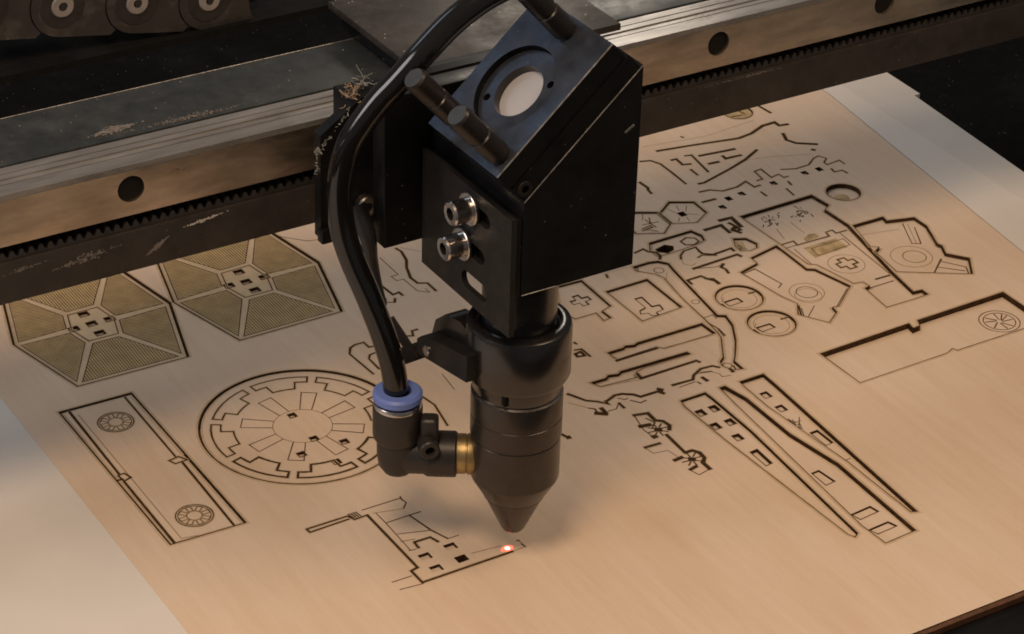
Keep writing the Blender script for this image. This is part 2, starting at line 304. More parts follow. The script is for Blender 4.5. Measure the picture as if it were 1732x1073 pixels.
# ------------------------------------------------------------ drawing of the cut sheet, millimetres on the sheet
PIECES = [
{"kind":"hexagonal_panel","cat":"plywood panel","label":"hatched hexagonal plywood panel nearest the left edge of the sheet","outline":[[-74.17,157.22],[-66.91,127.3],[-32.63,126.55],[-24.34,156.93],[-30.3,188.84],[-65.84,188.32]],"d":0.4,"kerf":0.5,"holes":[[[-50.86,162.37],[-47.86,162.37],[-47.86,164.97],[-50.86,164.97]],[[-45.23,156.23],[-42.23,156.23],[-42.23,158.83],[-45.23,158.83]],[[-50.96,156.24],[-47.96,156.24],[-47.96,158.84],[-50.96,158.84]],[[-56.7,155.95],[-53.7,155.95],[-53.7,158.55],[-56.7,158.55]],[[-50.95,150.26],[-47.95,150.26],[-47.95,152.86],[-50.95,152.86]]],"lines":[[[[-57.18,155.68],[-55.45,148.57],[-65.91,130.35],[-72.19,156.23],[-57.18,155.68]],0.18,"char"],[[[-71.85,155.46],[-69.27,156.08]],0.26,"hatch"],[[[-71.66,154.65],[-66.21,155.97]],0.26,"hatch"],[[[-71.46,153.84],[-63.15,155.86]],0.26,"hatch"],[[[-71.26,153.03],[-60.08,155.74]],0.26,"hatch"],[[[-71.07,152.22],[-57.3,155.56]],0.26,"hatch"],[[[-70.87,151.41],[-57.11,154.75]],0.26,"hatch"],[[[-70.67,150.6],[-56.91,153.94]],0.26,"hatch"],[[[-70.48,149.8],[-56.72,153.13]],0.26,"hatch"],[[[-70.28,148.99],[-56.52,152.33]],0.26,"hatch"],[[[-70.09,148.18],[-56.32,151.52]],0.26,"hatch"],[[[-69.89,147.37],[-56.13,150.71]],0.26,"hatch"],[[[-69.69,146.56],[-55.93,149.9]],0.26,"hatch"],[[[-69.5,145.75],[-55.73,149.09]],0.26,"hatch"],[[[-69.3,144.94],[-55.78,148.22]],0.26,"hatch"],[[[-69.1,144.13],[-56.35,147.23]],0.26,"hatch"],[[[-68.91,143.33],[-56.92,146.24]],0.26,"hatch"],[[[-68.71,142.52],[-57.49,145.24]],0.26,"hatch"],[[[-68.52,141.71],[-58.06,144.25]],0.26,"hatch"],[[[-68.32,140.9],[-58.63,143.25]],0.26,"hatch"],[[[-68.12,140.09],[-59.2,142.26]],0.26,"hatch"],[[[-67.93,139.28],[-59.78,141.26]],0.26,"hatch"],[[[-67.73,138.47],[-60.35,140.27]],0.26,"hatch"],[[[-67.53,137.67],[-60.92,139.27]],0.26,"hatch"],[[[-67.34,136.86],[-61.49,138.28]],0.26,"hatch"],[[[-67.14,136.05],[-62.06,137.28]],0.26,"hatch"],[[[-66.95,135.24],[-62.63,136.29]],0.26,"hatch"],[[[-66.75,134.43],[-63.2,135.29]],0.26,"hatch"],[[[-66.55,133.62],[-63.77,134.3]],0.26,"hatch"],[[[-66.36,132.81],[-64.35,133.3]],0.26,"hatch"],[[[-66.16,132.0],[-64.92,132.31]],0.26,"hatch"],[[[-65.96,131.2],[-65.49,131.31]],0.26,"hatch"],[[[-53.53,147.15],[-45.39,146.97],[-34.91,128.7],[-64.56,129.35],[-53.53,147.15]],0.18,"char"],[[[-63.74,129.49],[-63.71,130.58]],0.26,"hatch"],[[[-62.91,129.47],[-62.86,131.96]],0.26,"hatch"],[[[-62.09,129.45],[-62.0,133.34]],0.26,"hatch"],[[[-61.26,129.43],[-61.15,134.72]],0.26,"hatch"],[[[-60.44,129.41],[-60.29,136.1]],0.26,"hatch"],[[[-59.62,129.4],[-59.44,137.47]],0.26,"hatch"],[[[-58.79,129.38],[-58.59,138.85]],0.26,"hatch"],[[[-57.97,129.36],[-57.73,140.23]],0.26,"hatch"],[[[-57.15,129.34],[-56.88,141.61]],0.26,"hatch"],[[[-56.32,129.32],[-56.02,142.99]],0.26,"hatch"],[[[-55.5,129.3],[-55.17,144.37]],0.26,"hatch"],[[[-54.68,129.29],[-54.32,145.74]],0.26,"hatch"],[[[-53.85,129.27],[-53.46,147.0]],0.26,"hatch"],[[[-53.03,129.25],[-52.64,146.98]],0.26,"hatch"],[[[-52.21,129.23],[-51.82,146.96]],0.26,"hatch"],[[[-51.38,129.21],[-50.99,146.95]],0.26,"hatch"],[[[-50.56,129.2],[-50.17,146.93]],0.26,"hatch"],[[[-49.73,129.18],[-49.35,146.91]],0.26,"hatch"],[[[-48.91,129.16],[-48.52,146.89]],0.26,"hatch"],[[[-48.09,129.14],[-47.7,146.87]],0.26,"hatch"],[[[-47.26,129.12],[-46.88,146.86]],0.26,"hatch"],[[[-46.44,129.11],[-46.05,146.84]],0.26,"hatch"],[[[-45.62,129.09],[-45.23,146.55]],0.26,"hatch"],[[[-44.79,129.07],[-44.44,145.16]],0.26,"hatch"],[[[-43.97,129.05],[-43.65,143.78]],0.26,"hatch"],[[[-43.15,129.03],[-42.85,142.4]],0.26,"hatch"],[[[-42.32,129.02],[-42.06,141.01]],0.26,"hatch"],[[[-41.5,129.0],[-41.27,139.63]],0.26,"hatch"],[[[-40.68,128.98],[-40.47,138.24]],0.26,"hatch"],[[[-39.85,128.96],[-39.68,136.86]],0.26,"hatch"],[[[-39.03,128.94],[-38.89,135.47]],0.26,"hatch"],[[[-38.2,128.93],[-38.09,134.09]],0.26,"hatch"],[[[-37.38,128.91],[-37.3,132.71]],0.26,"hatch"],[[[-36.56,128.89],[-36.5,131.32]],0.26,"hatch"],[[[-35.73,128.87],[-35.71,129.94]],0.26,"hatch"],[[[-43.42,148.34],[-41.45,155.56],[-26.36,155.94],[-33.53,129.67],[-43.42,148.34]],0.18,"char"],[[[-33.46,130.5],[-33.91,130.63]],0.26,"hatch"],[[[-33.24,131.3],[-34.44,131.63]],0.26,"hatch"],[[[-33.02,132.1],[-34.97,132.63]],0.26,"hatch"],[[[-32.8,132.89],[-35.5,133.63]],0.26,"hatch"],[[[-32.59,133.69],[-36.03,134.63]],0.26,"hatch"],[[[-32.37,134.49],[-36.56,135.63]],0.26,"hatch"],[[[-32.15,135.28],[-37.09,136.63]],0.26,"hatch"],[[[-31.93,136.08],[-37.62,137.63]],0.26,"hatch"],[[[-31.72,136.87],[-38.15,138.63]],0.26,"hatch"],[[[-31.5,137.67],[-38.68,139.63]],0.26,"hatch"],[[[-31.28,138.47],[-39.21,140.63]],0.26,"hatch"],[[[-31.07,139.26],[-39.74,141.63]],0.26,"hatch"],[[[-30.85,140.06],[-40.27,142.63]],0.26,"hatch"],[[[-30.63,140.86],[-40.8,143.63]],0.26,"hatch"],[[[-30.41,141.65],[-41.33,144.63]],0.26,"hatch"],[[[-30.2,142.45],[-41.86,145.63]],0.26,"hatch"],[[[-29.98,143.24],[-42.39,146.63]],0.26,"hatch"],[[[-29.76,144.04],[-42.92,147.63]],0.26,"hatch"],[[[-29.54,144.84],[-43.21,148.56]],0.26,"hatch"],[[[-29.33,145.63],[-42.99,149.36]],0.26,"hatch"],[[[-29.11,146.43],[-42.77,150.16]],0.26,"hatch"],[[[-28.89,147.23],[-42.55,150.95]],0.26,"hatch"],[[[-28.68,148.02],[-42.34,151.75]],0.26,"hatch"],[[[-28.46,148.82],[-42.12,152.55]],0.26,"hatch"],[[[-28.24,149.61],[-41.9,153.34]],0.26,"hatch"],[[[-28.02,150.41],[-41.69,154.14]],0.26,"hatch"],[[[-27.81,151.21],[-41.47,154.93]],0.26,"hatch"],[[[-27.59,152.0],[-40.55,155.54]],0.26,"hatch"],[[[-27.37,152.8],[-37.68,155.61]],0.26,"hatch"],[[[-27.15,153.6],[-34.82,155.69]],0.26,"hatch"],[[[-26.94,154.39],[-31.95,155.76]],0.26,"hatch"],[[[-26.72,155.19],[-29.08,155.83]],0.26,"hatch"],[[[-41.35,158.44],[-42.76,166.02],[-31.44,185.57],[-26.28,157.97],[-41.35,158.44]],0.18,"char"],[[[-26.58,158.76],[-29.99,158.12]],0.26,"hatch"],[[[-26.73,159.57],[-33.85,158.24]],0.26,"hatch"],[[[-26.88,160.38],[-37.71,158.36]],0.26,"hatch"],[[[-27.04,161.19],[-41.21,158.54]],0.26,"hatch"],[[[-27.19,162.0],[-41.36,159.36]],0.26,"hatch"],[[[-27.34,162.82],[-41.52,160.17]],0.26,"hatch"],[[[-27.49,163.63],[-41.67,160.98]],0.26,"hatch"],[[[-27.64,164.44],[-41.82,161.79]],0.26,"hatch"],[[[-27.79,165.25],[-41.97,162.6]],0.26,"hatch"],[[[-27.95,166.06],[-42.12,163.41]],0.26,"hatch"],[[[-28.1,166.87],[-42.27,164.23]],0.26,"hatch"],[[[-28.25,167.69],[-42.43,165.04]],0.26,"hatch"],[[[-28.4,168.5],[-42.58,165.85]],0.26,"hatch"],[[[-28.55,169.31],[-42.2,166.76]],0.26,"hatch"],[[[-28.7,170.12],[-41.66,167.7]],0.26,"hatch"],[[[-28.86,170.93],[-41.11,168.64]],0.26,"hatch"],[[[-29.01,171.74],[-40.56,169.59]],0.26,"hatch"],[[[-29.16,172.56],[-40.02,170.53]],0.26,"hatch"],[[[-29.31,173.37],[-39.47,171.47]],0.26,"hatch"],[[[-29.46,174.18],[-38.93,172.41]],0.26,"hatch"],[[[-29.61,174.99],[-38.38,173.35]],0.26,"hatch"],[[[-29.76,175.8],[-37.84,174.3]],0.26,"hatch"],[[[-29.92,176.61],[-37.29,175.24]],0.26,"hatch"],[[[-30.07,177.43],[-36.75,176.18]],0.26,"hatch"],[[[-30.22,178.24],[-36.2,177.12]],0.26,"hatch"],[[[-30.37,179.05],[-35.65,178.06]],0.26,"hatch"],[[[-30.52,179.86],[-35.11,179.0]],0.26,"hatch"],[[[-30.67,180.67],[-34.56,179.95]],0.26,"hatch"],[[[-30.83,181.48],[-34.02,180.89]],0.26,"hatch"],[[[-30.98,182.3],[-33.47,181.83]],0.26,"hatch"],[[[-31.13,183.11],[-32.93,182.77]],0.26,"hatch"],[[[-31.28,183.92],[-32.38,183.71]],0.26,"hatch"],[[[-31.43,184.73],[-31.83,184.66]],0.26,"hatch"],[[[-44.68,167.47],[-53.12,167.35],[-63.53,186.14],[-32.79,186.59],[-44.68,167.47]],0.18,"char"],[[[-33.62,186.43],[-33.6,185.44]],0.26,"hatch"],[[[-34.45,186.42],[-34.41,184.13]],0.26,"hatch"],[[[-35.28,186.41],[-35.23,182.83]],0.26,"hatch"],[[[-36.11,186.39],[-36.04,181.52]],0.26,"hatch"],[[[-36.94,186.38],[-36.85,180.21]],0.26,"hatch"],[[[-37.77,186.37],[-37.66,178.91]],0.26,"hatch"],[[[-38.6,186.36],[-38.47,177.6]],0.26,"hatch"],[[[-39.43,186.35],[-39.28,176.3]],0.26,"hatch"],[[[-40.26,186.33],[-40.1,174.99]],0.26,"hatch"],[[[-41.09,186.32],[-40.91,173.69]],0.26,"hatch"],[[[-41.92,186.31],[-41.72,172.38]],0.26,"hatch"],[[[-42.75,186.3],[-42.53,171.08]],0.26,"hatch"],[[[-43.59,186.28],[-43.34,169.77]],0.26,"hatch"],[[[-44.42,186.27],[-44.16,168.46]],0.26,"hatch"],[[[-45.25,186.26],[-44.97,167.62]],0.26,"hatch"],[[[-46.08,186.25],[-45.8,167.6]],0.26,"hatch"],[[[-46.91,186.24],[-46.64,167.59]],0.26,"hatch"],[[[-47.74,186.22],[-47.47,167.58]],0.26,"hatch"],[[[-48.57,186.21],[-48.3,167.57]],0.26,"hatch"],[[[-49.4,186.2],[-49.13,167.55]],0.26,"hatch"],[[[-50.23,186.19],[-49.96,167.54]],0.26,"hatch"],[[[-51.06,186.18],[-50.79,167.53]],0.26,"hatch"],[[[-51.89,186.16],[-51.62,167.52]],0.26,"hatch"],[[[-52.72,186.15],[-52.45,167.51]],0.26,"hatch"],[[[-53.55,186.14],[-53.29,167.79]],0.26,"hatch"],[[[-54.39,186.13],[-54.14,169.33]],0.26,"hatch"],[[[-55.22,186.11],[-54.99,170.87]],0.26,"hatch"],[[[-56.05,186.1],[-55.85,172.41]],0.26,"hatch"],[[[-56.88,186.09],[-56.7,173.96]],0.26,"hatch"],[[[-57.71,186.08],[-57.55,175.5]],0.26,"hatch"],[[[-58.54,186.07],[-58.41,177.04]],0.26,"hatch"],[[[-59.37,186.05],[-59.26,178.58]],0.26,"hatch"],[[[-60.2,186.04],[-60.11,180.12]],0.26,"hatch"],[[[-61.03,186.03],[-60.97,181.67]],0.26,"hatch"],[[[-61.86,186.02],[-61.82,183.21]],0.26,"hatch"],[[[-62.69,186.01],[-62.67,184.75]],0.26,"hatch"],[[[-55.15,165.89],[-57.13,158.5],[-72.16,158.22],[-64.95,185.11],[-55.15,165.89]],0.18,"char"],[[[-65.03,184.26],[-64.58,184.14]],0.26,"hatch"],[[[-65.25,183.44],[-64.07,183.13]],0.26,"hatch"],[[[-65.46,182.63],[-63.55,182.12]],0.26,"hatch"],[[[-65.68,181.81],[-63.04,181.11]],0.26,"hatch"],[[[-65.9,181.0],[-62.52,180.09]],0.26,"hatch"],[[[-66.12,180.18],[-62.0,179.08]],0.26,"hatch"],[[[-66.34,179.37],[-61.49,178.07]],0.26,"hatch"],[[[-66.56,178.55],[-60.97,177.06]],0.26,"hatch"],[[[-66.77,177.74],[-60.46,176.05]],0.26,"hatch"],[[[-66.99,176.92],[-59.94,175.04]],0.26,"hatch"],[[[-67.21,176.11],[-59.42,174.02]],0.26,"hatch"],[[[-67.43,175.29],[-58.91,173.01]],0.26,"hatch"],[[[-67.65,174.48],[-58.39,172.0]],0.26,"hatch"],[[[-67.87,173.66],[-57.88,170.99]],0.26,"hatch"],[[[-68.08,172.85],[-57.36,169.98]],0.26,"hatch"],[[[-68.3,172.03],[-56.84,168.96]],0.26,"hatch"],[[[-68.52,171.22],[-56.33,167.95]],0.26,"hatch"],[[[-68.74,170.4],[-55.81,166.94]],0.26,"hatch"],[[[-68.96,169.59],[-55.3,165.93]],0.26,"hatch"],[[[-69.18,168.77],[-55.51,165.11]],0.26,"hatch"],[[[-69.39,167.96],[-55.73,164.3]],0.26,"hatch"],[[[-69.61,167.14],[-55.95,163.48]],0.26,"hatch"],[[[-69.83,166.33],[-56.17,162.67]],0.26,"hatch"],[[[-70.05,165.51],[-56.39,161.85]],0.26,"hatch"],[[[-70.27,164.7],[-56.6,161.04]],0.26,"hatch"],[[[-70.49,163.88],[-56.82,160.22]],0.26,"hatch"],[[[-70.7,163.07],[-57.04,159.41]],0.26,"hatch"],[[[-70.92,162.25],[-57.26,158.59]],0.26,"hatch"],[[[-71.14,161.44],[-60.11,158.48]],0.26,"hatch"],[[[-71.36,160.62],[-63.16,158.43]],0.26,"hatch"],[[[-71.58,159.81],[-66.21,158.37]],0.26,"hatch"],[[[-71.8,158.99],[-69.25,158.31]],0.26,"hatch"],[[[-56.02,157.04],[-54.06,148.97],[-44.81,148.76],[-42.57,156.97],[-44.18,165.58],[-53.77,165.44],[-56.02,157.04]],0.2,"char"]],"fills":[[[-57.18,155.68],[-55.45,148.57],[-65.91,130.35],[-72.19,156.23]],[[-53.53,147.15],[-45.39,146.97],[-34.91,128.7],[-64.56,129.35]],[[-43.42,148.34],[-41.45,155.56],[-26.36,155.94],[-33.53,129.67]],[[-41.35,158.44],[-42.76,166.02],[-31.44,185.57],[-26.28,157.97]],[[-44.68,167.47],[-53.12,167.35],[-63.53,186.14],[-32.79,186.59]],[[-55.15,165.89],[-57.13,158.5],[-72.16,158.22],[-64.95,185.11]]],"group":"hexagonal hatched panels","plug":0.9},
